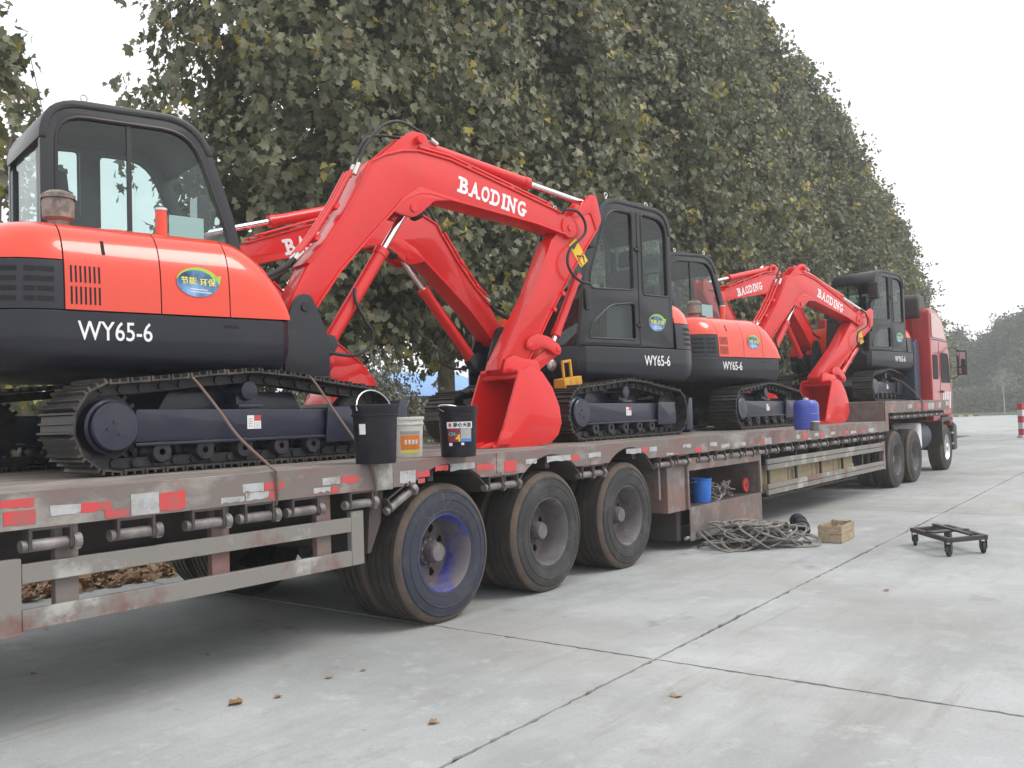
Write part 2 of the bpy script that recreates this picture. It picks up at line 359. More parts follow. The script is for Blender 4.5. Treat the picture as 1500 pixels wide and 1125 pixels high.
    def build(s, name, material=None, parent=None, bevel=0.0, smooth=35, loc=None, rot=None, seg=2):
        o = bpy.data.objects.new(name, s.mesh(name, material, smooth)); COL.objects.link(o)
        if parent: o.parent = parent
        if loc is not None: o.location = loc
        if rot is not None: o.rotation_euler = rot
        if bevel:
            b = o.modifiers.new('bevel', 'BEVEL'); b.width = bevel; b.segments = seg; b.limit_method = 'ANGLE'; b.angle_limit = math.radians(38)
            b.harden_normals = False
        return o
def tag(o, label, cat, group=None):
    o['label'] = label; o['category'] = cat
    if group: o['group'] = group
    return o
def struct(o): o['kind'] = 'structure'; return o
def stuff(o): o['kind'] = 'stuff'; return o
def thing(name, label, cat, loc=(0,0,0), rz=0.0, group=None):
    o = bpy.data.objects.new(name, None); COL.objects.link(o); o.empty_display_size = 0.2
    o.location = loc; o.rotation_euler = (0, 0, rz)
    return tag(o, label, cat, group)
def copy_tree(o, parent=None):
    c = o.copy(); COL.objects.link(c); c.parent = parent
    for ch in o.children: copy_tree(ch, c)
    return c

def text_mesh(txt, size, cond=1.0, bold=0.0, extrude=0.002):
    """verts (x right, y up) and faces of a line of lettering"""
    cu = bpy.data.curves.new('lettering', 'FONT'); cu.body = txt; cu.size = size; cu.offset = bold; cu.extrude = extrude; cu.resolution_u = 3
    ob = bpy.data.objects.new('lettering', cu); COL.objects.link(ob)
    dg = bpy.context.evaluated_depsgraph_get()
    me = bpy.data.meshes.new_from_object(ob.evaluated_get(dg))
    vs = [(p.co.x*cond, p.co.y, p.co.z) for p in me.vertices]; fs = [tuple(p.vertices) for p in me.polygons]
    bpy.data.objects.remove(ob); bpy.data.curves.remove(cu); bpy.data.meshes.remove(me)
    return vs, fs
def bbox(vs): return min(p[0] for p in vs), max(p[0] for p in vs), min(p[1] for p in vs), max(p[1] for p in vs)

def slab_word(word, height, width):
    """bold slab-serif word fitted into width x height, origin at lower left"""
    vs, fs = [], []
    wd = {'I': 0.55}
    tot = sum(wd.get(ch, 1.0) for ch in word); cell = width / tot; x = 0.0
    SER = {'B': [(0,0),(0,1)], 'A': [(0.02,0),(0.98,0)], 'D': [(0,0),(0,1)], 'I': [(0.5,0),(0.5,1)], 'N': [(0.05,0),(0.05,1),(0.95,1)], 'G': [(0.95,0.42)], 'O': []}
    def addbox(x0, x1, y0, y1, z):
        o = len(vs); vs.extend([(x0,y0,0),(x1,y0,0),(x1,y1,0),(x0,y1,0),(x0,y0,z),(x1,y0,z),(x1,y1,z),(x0,y1,z)])
        fs.extend([tuple(i+o for i in f) for f in [(0,3,2,1),(4,5,6,7),(0,1,5,4),(1,2,6,5),(2,3,7,6),(3,0,4,7)]])
    for ch in word:
        cw = cell * wd.get(ch, 1.0); lv, lf = text_mesh(ch, height*1.2, 1, height*0.04, 0.002)
        x0, x1, y0, y1 = bbox(lv); gw = cw*0.76 if ch != 'I' else cw*0.42
        o = len(vs)
        gx = x + (cw-gw)/2
        vs.extend([(gx + (p[0]-x0)/(x1-x0)*gw, (p[1]-y0)/(y1-y0)*height, p[2]) for p in lv])
        fs.extend([tuple(i+o for i in f) for f in lf])
        sh = height*0.19
        for sx, sy in SER.get(ch, []):
            cx = gx + sx*gw; hw = cell*0.19
            yy = sy*height - (sh if sy == 1 else (sh/2 if 0 < sy < 1 else 0))
            addbox(cx-hw, cx+hw, yy, yy+sh, 0.0016)
        x += cw
    return vs, fs

def smooth_path(pts, n=6):
    """Catmull-Rom through pts"""
    P = [Vector(p) for p in pts]; out = []
    for i in range(len(P)-1):
        p0, p1, p2, p3 = P[max(i-1,0)], P[i], P[i+1], P[min(i+2,len(P)-1)]
        for k in range(n):
            t = k/n; out.append(0.5*((2*p1)+(p2-p0)*t+(2*p0-5*p1+4*p2-p3)*t*t+(3*p1-p0-3*p2+p3)*t**3))
    out.append(P[-1]); return out
def round_poly(pts, r, n=4):
    out = []; m = len(pts)
    for i in range(m):
        p, a, b = Vector(pts[i]), Vector(pts[i-1]), Vector(pts[(i+1) % m])
        rr = r[i] if isinstance(r, (list, tuple)) else r
        if rr <= 0: out.append(tuple(p)); continue
        da, db = (a-p), (b-p); k = min(rr, da.length*0.49, db.length*0.49)
        s0, s1 = p + da.normalized()*k, p + db.normalized()*k
        for j in range(n+1):
            t = j/n; out.append(tuple((1-t)**2*s0 + 2*t*(1-t)*p + t*t*s1))
    return out

# ------------------------------------------------------------------ ground, slabs
g = MB(); g.add([(-60,-60,-0.03),(220,-60,-0.03),(220,220,-0.03),(-60,220,-0.03)], [(0,1,2,3)])
ground = struct(g.build('ground', 'soil', smooth=0))
def yl(k, X):                                 # long joints
    return {-2:-6.3, -1:-1.8, 0:2.66, 1:8.45, 2:14.0, 3:19.0, 4:24.0, 5:29.0}[k] + (0.024*X if k < 1 else 0.004*X)
XC = [(-12,0),(-3.7,0),(5.0,0),(13.7,0),(22.4,0),(31,0),(39,0),(45.5,0),(56,0),(67,0),(78,0),(90,0),(104,0),(120,0),(136,0)]
def xl(i, Y): return XC[i][0] + XC[i][1]*(Y-2.77)
def corner(i, k):
    X = XC[i][0]; Y = 0
    for _ in range(6): Y = yl(k, X); X = xl(i, Y)
    return Vector((X, Y))
def rough_edge(a, b, inw, near):
    d = b-a; L = d.length; n = max(2, int(L/(0.045 if near else 1.2))); out = []
    ph = R.random()*10
    for j in range(n):
        t = j/n; p = a + d*t
        off = 0.007 + (0.004*math.sin(ph+L*t*2.1) + (R.random()**2)*0.011 if near else 0.006)
        if near and R.random() < 0.05: off += 0.012
        out.append(p + inw*off)
    return out
for i in range(len(XC)-1):
    for k in (-2,-1,0,1,2,3,4):
        if k >= 1 and XC[i][0] < 45: continue
        c = [corner(i,k), corner(i+1,k), corner(i+1,k+1), corner(i,k+1)]
        near = k in (-1,0) and 1 <= i <= 3
        pts = []
        for a, b in ((0,1),(1,2),(2,3),(3,0)):
            d = (c[b]-c[a]).normalized(); pts += rough_edge(c[a], c[b], Vector((-d.y, d.x)), near)
        m = MB(); m.slab([tuple(p) for p in pts], -0.028, 0.0)
        m.build('concrete_slab', 'concrete', ground, smooth=0)
# dark dirt packed in the joints under the slabs
for k in (0, 1):
    m = MB(); m.add([(-12, yl(k,-12)-0.06, -0.012), (60, yl(k,60)-0.06, -0.012), (60, yl(k,60)+0.06, -0.012), (-12, yl(k,-12)+0.06, -0.012)], [(0,1,2,3)])
    m.build('joint_filler', 'joint_dirt', ground, smooth=0)
for i in range(1, 8):
    a, b = corner(i,-1), corner(i,1)
    m = MB(); m.add([(a.x-0.05,a.y,-0.016),(a.x+0.05,a.y,-0.016),(b.x+0.05,b.y,-0.016),(b.x-0.05,b.y,-0.016)], [(0,1,2,3)])
    m.build('joint_filler', 'joint_dirt', ground, smooth=0)

# ------------------------------------------------------------------ trailer
Y0, Y1 = 4.54, 7.54
ZD, ZR = 1.23, 1.585                         # main deck, raised neck deck
XS = 16.76                                  # step up to the neck
XN = 21.80                                  # front end of the neck
WX = [5.13, 6.48, 7.82]; WR = 0.515
trailer = thing('flatbed_trailer', 'long brown steel flatbed trailer with worn red and white reflective strips carrying four excavators', 'trailer')
T = trailer
# deck plates
xs = [-1.2, 1.9, 4.3, 7.1, 9.8, 12.6, 14.8, XS]
for a, b in zip(xs[:-1], xs[1:]):
    MB().box(a+0.004, b-0.004, Y0+0.012, Y1-0.012, ZD-0.03, ZD).build('deck_plate', 'deck_steel', T, bevel=0.004)
xs = [XS, 19.2, XN]
for a, b in zip(xs[:-1], xs[1:]):
    MB().box(a+0.004, b-0.004, Y0+0.012, Y1-0.012, ZR-0.03, ZR).build('deck_plate', 'deck_steel', T, bevel=0.004)
MB().box(XS, XS+0.02, Y0+0.02, Y1-0.02, ZD-0.02, ZR-0.035).build('step_plate', 'rust_panel', T)
m = MB()
for k in range(22): m.box(XS-0.012, XS-0.002, Y0+0.1+k*0.13, Y0+0.15+k*0.13, ZD+0.01, ZR-0.05)
m.build('step_ribs', 'rust_panel', T)
# longitudinal beams and cross members
for y in (5.50, 6.58):
    m = MB(); m.box(-1.1, 18.0, y-0.07, y+0.07, 0.72, 0.74); m.box(-1.1, 18.0, y-0.008, y+0.008, 0.74, 1.18); m.box(-1.1, 18.0, y-0.07, y+0.07, 1.165, 1.195)
    m.build('main_beam', 'chassis_dark', T)
for k in range(36):
    x = -1.0 + k*0.5
    MB().box(x-0.03, x+0.03, Y0+0.06, Y1-0.06, 1.06, 1.165).build('cross_member', 'chassis_dark', T)
MB().box(XS-0.2, XN-0.3, 5.35, 6.75, 1.30, 1.54).build('neck_beam', 'chassis_dark', T)

def arch(xc, r, zc, z0, n=12):
    w_ = math.sqrt(r*r-(z0-zc)**2); a0 = math.atan2(z0-zc, -w_); a1 = math.atan2(z0-zc, w_)
    return [(xc+r*math.cos(a0+(a1-a0)*j/n), zc+r*math.sin(a0+(a1-a0)*j/n)) for j in range(n+1)]
RB = 1.05
def rail_seg(x0, x1, zb, zt, near=True, arches=()):
    pts = [(x0, zb)]
    for xc in arches: pts += arch(xc, 0.65, 0.53, zb)
    pts += [(x1, zb), (x1, zt), (x0, zt)]
    y = Y0 if near else Y1
    m = MB(); m.prism(pts, y-0.0 if near else y-0.012, y+0.012 if near else y)
    m.box(x0, x1, (y+0.0125 if near else y-0.09), (y+0.09 if near else y-0.0125), zt-0.042, zt-0.032)   # top flange under the deck
    if not arches: m.box(x0, x1, (y+0.0125 if near else y-0.08), (y+0.08 if near else y-0.0125), zb, zb+0.01)
    return m.build('side_rail', 'rail_paint', T, bevel=0.003)
for near in (True, False):
    for x0, x1, ar in ((-1.2, 1.92, ()), (1.925, 4.36, ()), (4.55, 5.76, (WX[0],)), (5.765, 7.10, (WX[1],)), (7.105, 9.6, (WX[2],)), (9.605, 12.5, ()), (12.505, 14.6, ()), (14.605, XS-0.01, ())):
        rail_seg(x0, x1, RB, ZD+0.002, near, ar)
    for x0, x1 in ((XS+0.2, 18.2), (18.205, 20.2), (20.205, XN)):
        rail_seg(x0, x1, 1.37, ZR+0.002, near)
    y0, y1 = (Y0-0.003, Y0+0.014) if near else (Y1-0.014, Y1+0.003)
    MB().box(4.362, 4.548, y0, y1, RB-0.01, ZD+0.004).build('stake_pocket', 'guard_paint', T, bevel=0.004)
    MB().prism([(XS-0.008, RB), (XS+0.198, RB), (XS+0.198, ZR+0.003), (XS+0.02, ZR+0.003), (XS+0.02, ZD+0.003), (XS-0.008, ZD+0.003)], y0, y1).build('neck_gusset', 'rail_paint', T, bevel=0.004)
# raised square patch with its reflector
MB().box(*sorted((onY(727,680,Y0)[0], onY(760,680,Y0)[0])), Y0-0.006, Y0-0.001, RB+0.02, ZD).build('rail_patch', 'rail_paint', T)
# reflective strips: (u0, u1, v_top, v_bottom) seen on the rail face
RED, WHT = 'reflect_red', 'reflect_white'
strips = [(0,50,731,745,RED),(5,52,748,770,RED),(74,118,739,754,WHT),(118,163,735,749,RED),(154,188,747,759,RED),(192,233,722,755,WHT),(233,271,720,748,RED),
 (355,386,708,721,WHT),(387,415,706,718,RED),(323,358,728,737,WHT),(360,393,721.5,732,WHT),(394,404,720,731,RED),(472,498,699,710,WHT),(499,526,697,708,RED),(459,484,714,722,WHT),(485,494,712,722,RED),
 (585,608,690,709,WHT),(609,629,690,699,RED),(612,622,701,708,RED),(637,656,681,690,RED),(659,695,678,689,WHT),(698,724,680,690,RED),(737,755,674,691,RED),(770,786,672,680,WHT),
 (801,836,667,676,WHT),(837,849,666,675,RED),(862,880,663,670,WHT),(917,939,657,665,WHT),(940,950,655,663,RED),(951,962,654,662,WHT),(976,987,663,669,WHT),(988,994,663,668,RED),(1000,1012,651,656,WHT),(1017,1028,655,666,RED),(1040,1050,648,654,WHT),
 (1056,1068,650,656,WHT),(1075,1092,648,654,WHT),(1115,1119,642,651,RED),(1120,1130,641,651,WHT),(1144,1148,641,646,RED),(1166,1172,637,643,WHT),(1175,1183,635,643,RED),(1183,1188,641,646,WHT),(1193,1199,634,639,WHT),(1201,1207,633,640,RED),(1208,1213,638,644,WHT),(1217,1223,632,637,WHT),(1228,1231,634,640,RED),(1237,1243,631,636,RED),(1246,1254,631,635,WHT),(1262,1267,629,634,RED),(1272,1280,627,633,WHT)]
for u0, u1, v0, v1, c in strips:
    um = (u0+u1)/2; xa, _ = onY(u0, v0, Y0); xb, _ = onY(u1, v0, Y0); _, za = onY(um, v1, Y0); _, zb = onY(um, v0, Y0)
    za = max(za, RB+0.008); zb = min(zb, ZD-0.006)
    j = lambda: R.uniform(-0.004, 0.004)
    yy = Y0 - (0.0085 if 727 < um < 760 else 0.0025)
    n = 5; bot = [(xa+(xb-xa)*t/n, za + (R.uniform(0, 0.012) if R.random() < 0.5 else 0)) for t in range(n+1)]
    MB().prism(bot + [(xb+j(), zb+j()), (xa+j(), zb+j())], yy, yy+0.0015).build('reflective_strip', c, T, smooth=0)
for u0, u1, v0, v1, c in [(1304,1310,593,597,RED),(1330,1336,592,598,WHT),(1343,1349,591,597,RED),(1354,1358,590,600,RED),(1359,1368,590,599,WHT),(1370,1373,589,598,RED),(1374,1378,589,597,WHT),(1385,1390,588,594,WHT)]:
    xa, _ = onY(u0, v0, Y0); xb, _ = onY(u1, v0, Y0); um = (u0+u1)/2; _, za = onY(um, v1, Y0); _, zb = onY(um, v0, Y0)
    MB().box(xa, xb, Y0-0.0025, Y0-0.001, max(za,1.385), min(zb,ZR-0.008)).build('reflective_strip', c, T, smooth=0)

# ratchet winches hung under the rail
def winch(x, z, L=0.34, tilt=0.0):
    m = MB(); t = 0.008; y = Y0+0.03
    for s in (-1, 1): m.box(s*L/2-t, s*L/2+t, -0.035, 0.045, -0.105, 0.0)
    m.box(-L/2, L/2, -0.03, -0.022, -0.012, 0.0)
    o = m.build('winch', 'chassis_dark', T, loc=(x, y, z), rot=(0, tilt, 0))
    r = MB(); r.cyl((-L/2-0.035,0,-0.085), (L/2+0.055,0,-0.085), 0.03, 14); r.lathe([(0.042,-0.02),(0.042,0.02)], 14, 'x', (L/2+0.035,0,-0.085), True)
    for k in range(6):
        a = k*math.pi/3; r.box(L/2+0.02, L/2+0.05, 0.04*math.cos(a)-0.006, 0.04*math.cos(a)+0.006, -0.085+0.04*math.sin(a)-0.006, -0.085+0.04*math.sin(a)+0.006)
    r.build('winch_roller', 'winch_steel', o)
for u, v in ((75,796),(200,784),(306,768),(381,760),(448,749),(530,738)): winch(onY(u,v,Y0)[0], RB, 0.20)
winch(4.60, RB-0.02, 0.24, -0.45)
for x in (5.70, 5.90, 7.05, 7.24): winch(x, RB, 0.17)
x = 8.55
while x < 16.5:
    winch(x, RB, 0.24)
    x += R.choice((0.40, 0.44, 0.52))
x = 17.4
while x < 21.5: winch(x, 1.37, 0.24); x += 0.46

# side guards
def guard(z0, z1, xa, xb, y=Y0+0.03):
    MB().box(xa, xb, y, y+0.04, z0, z1).build('guard_rail', 'guard_paint', T, bevel=0.004)
guard(0.785, 0.88, 2.06, 4.18); guard(0.56, 0.66, 2.06, 4.18)
MB().box(1.75, 2.058, Y0+0.028, Y0+0.075, 0.54, 0.91).build('guard_post', 'guard_paint', T, bevel=0.005)
for x in (2.30, 3.2, 3.98): MB().box(x-0.06, x+0.06, Y0+0.073, Y0+0.12, 0.56, 1.05).build('guard_post', 'rail_paint', T, bevel=0.004)
MB().box(4.18, 4.29, Y0+0.028, Y0+0.075, 0.56, 0.92).build('guard_post', 'guard_paint', T, bevel=0.005)
m = MB(); m.prism([(4.38,1.04),(4.50,1.04),(4.47,0.82),(4.37,0.62),(4.34,0.62)], Y0+0.05, Y0+0.65); m.build('mud_flap', 'chassis_dark', T)
gx0, gx1 = onY(1127, 690, Y0)[0], XS-0.05
for z0, z1 in ((0.72,0.785),(0.795,0.86),(0.40,0.465),(0.475,0.54)):
    MB().box(gx0, gx1, Y0+0.02, Y0+0.055, z0, z1).build('guard_rail', 'guard_paint', T, bevel=0.004)
MB().box(gx1-0.08, gx1+0.01, Y0+0.017, Y0+0.06, 0.39, 0.88).build('guard_post', 'guard_paint', T, bevel=0.004)
for k in range(6):
    x = gx0+0.15+k*(gx1-gx0-0.3)/5; MB().box(x-0.025, x+0.025, Y0+0.06, Y0+0.09, 0.37, 1.05).build('guard_post', 'chassis_dark', T)
pw = (gx1-gx0)*0.72/4
for k in range(4):
    x = gx0+0.04+k*pw
    MB().box(x, x+pw-0.03, Y0+0.13, Y0+0.17, 0.41, 0.77).build('timber_board', 'wood_plank', T, bevel=0.003)
MB().box(gx0, gx0+(gx1-gx0)*0.75, Y0+0.10, Y0+0.5, 0.34, 0.37).build('timber_shelf', 'chassis_dark', T)

# wheels
def tyre_mesh(mt='tyre'):
    m = MB(); m.use(mt); Wd = 0.15
    m.lathe([(0.285,-Wd+0.01),(0.296,-Wd-0.010),(0.312,-Wd-0.012),(0.316,-Wd-0.017),(0.322,-Wd-0.013),(0.36,-Wd-0.02),(0.392,-Wd-0.020),(0.395,-Wd-0.024),(0.402,-Wd-0.024),(0.405,-Wd-0.019),(0.43,-Wd-0.016),(0.452,-Wd-0.011),(0.455,-Wd-0.016),(0.463,-Wd-0.014),(0.466,-Wd-0.007),(0.475,-Wd-0.004)], 64, 'y')
    m.use('tread_rust')
    m.lathe([(0.475,-Wd-0.004),(0.502,-Wd+0.008),(0.515,-Wd+0.028)], 64, 'y'); m.use('tread_dark')
    pr = [(0.515,-Wd+0.028)]
    for k in range(4):
        y = -Wd+0.05+k*0.066
        pr += [(0.519,y-0.02),(0.52,y+0.014),(0.505,y+0.018),(0.505,y+0.03),(0.52,y+0.034)]
    pr += [(0.515,Wd-0.028),(0.502,Wd-0.008),(0.475,Wd+0.004)]
    m.lathe(pr, 64, 'y'); m.use(mt)
    m.lathe([(0.475,Wd+0.004),(0.43,Wd+0.016),(0.36,Wd+0.02),(0.30,Wd+0.012),(0.285,Wd-0.01)], 56, 'y')
    return m
def holed_disc(m, y, r0, r1, rh, nh, hole_r, th=0.012):
    """annulus with nh round holes on radius rh"""
    per = 12; da = 2*math.pi/nh
    for k in range(nh):
        a0 = k*da
        outer = []
        for j in range(4): outer.append((r0, a0+da*j/4))
        outer = [(r0, a0+da*j/4) for j in range(5)] + [(r1, a0+da*(4-j)/4) for j in range(5)]
        P = [(r*math.cos(a), r*math.sin(a)) for r, a in outer]; ac = a0+da/2; cx, cz = rh*math.cos(ac), rh*math.sin(ac)
        H = []
        for px, pz in P:
            an = math.atan2(pz-cz, px-cx); H.append((cx+hole_r*math.cos(an), cz+hole_r*math.sin(an)))
        n = len(P)
        vs = [(x, y, z) for x, z in P] + [(x, y, z) for x, z in H] + [(x, y+th, z) for x, z in H]
        fs = [(i, (i+1) % n, n+(i+1) % n, n+i) for i in range(n)] + [(n+i, n+(i+1) % n, 2*n+(i+1) % n, 2*n+i) for i in range(n)]
        m.add(vs, fs)
def rim_mesh(outer='rim_dusty', inner='rim_inner'):
    m = MB(); m.use(outer)
    m.lathe([(0.292,-0.142),(0.296,-0.152),(0.286,-0.155),(0.278,-0.14),(0.272,-0.10),(0.262,-0.05),(0.255,0.02),(0.25,0.06)], 48, 'y')
    m.use(inner); m.lathe([(0.25,0.06),(0.235,0.065)], 48, 'y')
    holed_disc(m, 0.06, 0.105, 0.236, 0.178, 8, 0.034)
    m.lathe([(0.255,0.12),(0.01,0.12)], 32, 'y')
    return m
def hub_mesh(mt='rim_inner'):
    m = MB(); m.use(mt); m.lathe([(0.106,0.061),(0.104,0.02),(0.085,-0.0),(0.078,-0.06),(0.07,-0.07)], 28, 'y')
    m.use('rim_dusty'); m.lathe([(0.07,-0.07),(0.066,-0.085),(0.002,-0.088)], 28, 'y')
    for k in range(10):
        a = k*math.pi/5; m.cyl((0.094*math.cos(a),0.06,0.094*math.sin(a)), (0.094*math.cos(a),0.0,0.094*math.sin(a)), 0.011, 6)
    return m
TY, TYB, RIM, RIMB, HUB = tyre_mesh().mesh('tyre'), tyre_mesh('tyre_blue').mesh('tyre'), rim_mesh().mesh('rim'), rim_mesh('rim_blue').mesh('rim'), hub_mesh().mesh('hub')
def linked(name, me, parent, loc=(0,0,0), rot=(0,0,0)):
    o = bpy.data.objects.new(name, me); COL.objects.link(o); o.parent = parent; o.location = loc; o.rotation_euler = rot; return o
def wheel(parent, x, y, flip, blue=False, full=True, r=WR, hub=True):
    o = linked('wheel', TYB if blue else TY, parent, (x, y, r), (0, R.uniform(0,6), 0) if not flip else (0, R.uniform(0,6), math.pi))
    o.scale = (r/WR,)*3
    if full:
        linked('rim', RIMB if blue else RIM, o)
        if hub: linked('hub', HUB, o)
    return o
for k, x in enumerate(WX):
    wheel(T, x, Y0+0.20, False, k == 0); wheel(T, x, Y0+0.545, False, False, False)
    wheel(T, x, Y1-0.20, True); wheel(T, x, Y1-0.545, True, False, False)
    MB().cyl((x, Y0+0.3, WR), (x, Y1-0.3, WR), 0.07, 12).build('axle', 'chassis_dark', T)
    MB().box(x-0.5, x+0.5, 5.45, 5.55, 0.58, 0.66).build('leaf_spring', 'chassis_dark', T)
    m = MB(); ro, ri = 0.652, 0.64; A = [math.radians(38+104*j/14) for j in range(15)]
    m.prism([(x+ro*math.cos(a), 0.53+ro*math.sin(a)) for a in A] + [(x+ri*math.cos(a), 0.53+ri*math.sin(a)) for a in A[::-1]], Y0+0.014, Y0+0.75)
    m.build('fender', 'chassis_dark', T)
# open tool locker
bx0, bx1 = 9.12, 11.15
lz0, lz1, lz2 = 0.09, 0.46, 1.0
MB().box(bx0+0.02, bx1, Y0+0.03, Y0+0.045, lz0, lz1).build('locker_front_panel', 'rust_panel', T, bevel=0.003)
MB().box(bx0+0.02, bx1, Y0+0.05, Y0+0.75, lz1-0.02, lz1).build('locker_shelf', 'chassis_dark', T)
MB().box(bx0-0.05, bx1, Y0+0.77, Y0+0.785, lz0, lz2).build('locker_back', 'chassis_dark', T)
MB().box(bx1-0.03, bx1, Y0+0.05, Y0+0.765, lz0+0.02, lz2).build('locker_side', 'rust_panel', T)
MB().box(bx0-0.45, bx0-0.035, Y0+0.05, Y0+0.765, 0.44, lz2).build('locker_side', 'rust_panel', T)
MB().box(bx0-0.03, bx0+0.005, Y0+0.02, Y0+0.048, 0.44, lz2).build('locker_frame', 'rail_paint', T)
MB().box(bx1-0.045, bx1, Y0+0.02, Y0+0.048, lz1+0.002, lz2).build('locker_frame', 'guard_paint', T)
MB().box(bx0+0.007, bx1-0.05, Y0+0.02, Y0+0.048, 0.86, lz2).build('locker_lintel', 'rail_paint', T, bevel=0.004)
MB().box(bx0-0.62, bx0-0.58, Y0+0.06, Y0+0.09, 0.60, 1.04).build('support_bar', 'rust_panel', T)
MB().box(bx0-0.10, bx0-0.0, Y0+0.14, Y0+0.7, 0.10, 0.42).build('locker_bracket', 'chassis_dark', T)
MB().cyl((bx0-0.06, Y0+0.06, 0.13), (bx0+0.02, Y0+0.06, 0.13), 0.02, 10).build('locker_hinge', 'zinc', T)
m = MB(); m.lathe([(0.02,0.0),(0.09,0.0),(0.09,0.02),(0.02,0.02)], 20, 'y', (bx1-0.16, Y0+0.16, lz1+0.1)); m.build('lantern_disc', 'reflect_red', T)
# landing legs
for y in (5.1, 7.0):
    MB().box(14.6, 14.75, y-0.07, y+0.07, 0.42, 1.05).build('landing_leg', 'chassis_dark', T)

# ------------------------------------------------------------------ excavators
from mathutils.geometry import tessellate_polygon
MESH = {}
def mk(key, fn, material=None, bevel=0.0, smooth=35, seg=2):
    """one shared mesh per kind of part, edges rounded"""
    if key in MESH: return MESH[key]
    mb = fn(); mb = mb if isinstance(mb, MB) else None
    me = mb.mesh(key.split('#')[0], material, smooth)
    if bevel:
        bm = bmesh.new(); bm.from_mesh(me)
        es = [e for e in bm.edges if len(e.link_faces) == 2 and e.calc_face_angle(0) > math.radians(38)]
        bmesh.ops.bevel(bm, geom=es, offset=bevel, segments=seg, profile=0.6, affect='EDGES', clamp_overlap=True)
        bm.to_mesh(me); bm.free()
        me.polygons.foreach_set('use_smooth', [True]*len(me.polygons)); me.set_sharp_from_angle(angle=math.radians(40))
    MESH[key] = me; return me
def offset_poly(pts, d):
    n = len(pts); ar = sum(pts[i][0]*pts[(i+1)%n][1]-pts[(i+1)%n][0]*pts[i][1] for i in range(n)); s = 1 if ar > 0 else -1
    out = []
    for i in range(n):
        a, p, b = Vector(pts[i-1]), Vector(pts[i]), Vector(pts[(i+1)%n])
        n1 = (p-a); n2 = (b-p)
        n1 = Vector((-n1.y, n1.x)).normalized()*s if n1.length > 1e-9 else Vector((0,0)); n2 = Vector((-n2.y, n2.x)).normalized()*s if n2.length > 1e-9 else Vector((0,0))
        v = n1+n2
        v = v/(max(0.5, v.length_squared/2)) if v.length > 1e-6 else n1
        out.append(tuple(p+v*d))
    return out
def wall(mb, outer, holes, y0, y1):
    loops = [outer]+holes; flat = [p for l in loops for p in l]
    tris = tessellate_polygon([[Vector((x, z, 0)) for x, z in l] for l in loops])
    n = len(flat); vs = [(x, y0, z) for x, z in flat]+[(x, y1, z) for x, z in flat]
    fs = [tuple(t) for t in tris]+[tuple(i+n for i in t[::-1]) for t in tris]
    o = 0
    for l in loops:
        m_ = len(l); fs += [(o+i, o+(i+1)%m_, n+o+(i+1)%m_, n+o+i) for i in range(m_)]; o += m_
    mb.add(vs, fs)
# ---- shared shapes of one machine (x forward, y left, z up, origin on the ground at the slew centre)
FOOT = (0.82, 1.15); BY = -0.22
BOOM = [(.70,1.06),(.72,1.21),(.88,1.50),(1.06,1.71),(1.25,1.99),(1.41,2.27),(1.46,2.385),(1.61,2.47),(1.78,2.53),(1.95,2.558),(2.29,2.535),(2.96,2.385),(3.61,2.235),(3.83,2.175),(3.905,2.11),(3.895,2.035),(3.81,1.995),(3.68,2.01),(3.28,2.075),(2.23,2.17),(2.05,2.19),(1.94,2.175),(1.83,2.12),(1.69,2.00),(1.42,1.72),(1.17,1.45),(.93,1.12),(.86,1.04),(.77,1.03)]
TIP = (3.72, 2.09)
ARM = [(4.04,2.43),(4.10,2.45),(4.15,2.40),(4.19,2.22),(4.15,2.13),(3.79,1.69),(3.42,1.17),(3.28,.95),(3.12,.74),(3.03,.66),(2.85,.64),(2.79,.70),(2.84,.82),(3.12,1.25),(3.22,1.40),(3.50,1.96),(3.60,2.07),(3.72,2.19),(3.90,2.27)]
BP = (2.93, .72)                              # bucket pivot
HALF_B, HALF_A = 0.115, 0.085
def rel(pts, o): return [(x-o[0], z-o[1]) for x, z in pts]
def rot2(p, th): c, s = math.cos(th), math.sin(th); return (p[0]*c-p[1]*s, p[0]*s+p[1]*c)

def m_boom():
    m = MB(); p = rel(BOOM, FOOT); q = offset_poly(p, 0.018)
    m.prism(p, -HALF_B, HALF_B) if False else None
    m.prism(q, -HALF_B, HALF_B)               # web plates
    # proud top and bottom flange plates
    n = len(p); top = p[2:13]; tin = q[2:13]; bot = p[17:27]; bin_ = q[17:27]
    m.prism(top+tin[::-1], -HALF_B-0.014, HALF_B+0.014); m.prism(bot+bin_[::-1], -HALF_B-0.014, HALF_B+0.014)
    m.lathe([(0.105,-HALF_B-0.012),(0.105,HALF_B+0.012)], 28, 'y', (TIP[0]-FOOT[0], 0, TIP[1]-FOOT[1]+0.005), True)
    return m
def m_boom_bracket_top():
    m = MB()
    for s in (-1, 1): m.prism(round_poly(rel([(1.55,2.42),(1.80,2.64),(1.90,2.72),(2.06,2.72),(2.12,2.54),(1.9,2.45)], FOOT), .05), s*0.075-0.012, s*0.075+0.012)
    return m
def m_boom_bracket_low():
    m = MB()
    for s in (-1, 1): m.prism(round_poly(rel([(1.67,2.00),(1.77,1.98),(1.88,1.97),(1.96,2.02),(2.10,2.14),(2.38,2.18),(1.95,2.24),(1.78,2.13)], FOOT), .03), s*0.115-0.011, s*0.115+0.0175)
    return m
def word_mesh(side):
    vs, fs = slab_word('BAODING', 0.145, 0.80); m = MB(); a = math.radians(-9.8)
    out = []
    for x, y, z in vs:
        if side < 0: X, Z = rot2((x, y), a); X += 2.36; Z += 2.255; Yy = -HALF_B-z-0.001
        else: X, Z = rot2((x, y), -a); X = 3.22-X; Z += 2.108; Yy = HALF_B+z+0.001
        out.append((X-FOOT[0], Yy, Z-FOOT[1]))
    m.add(out, fs); return m
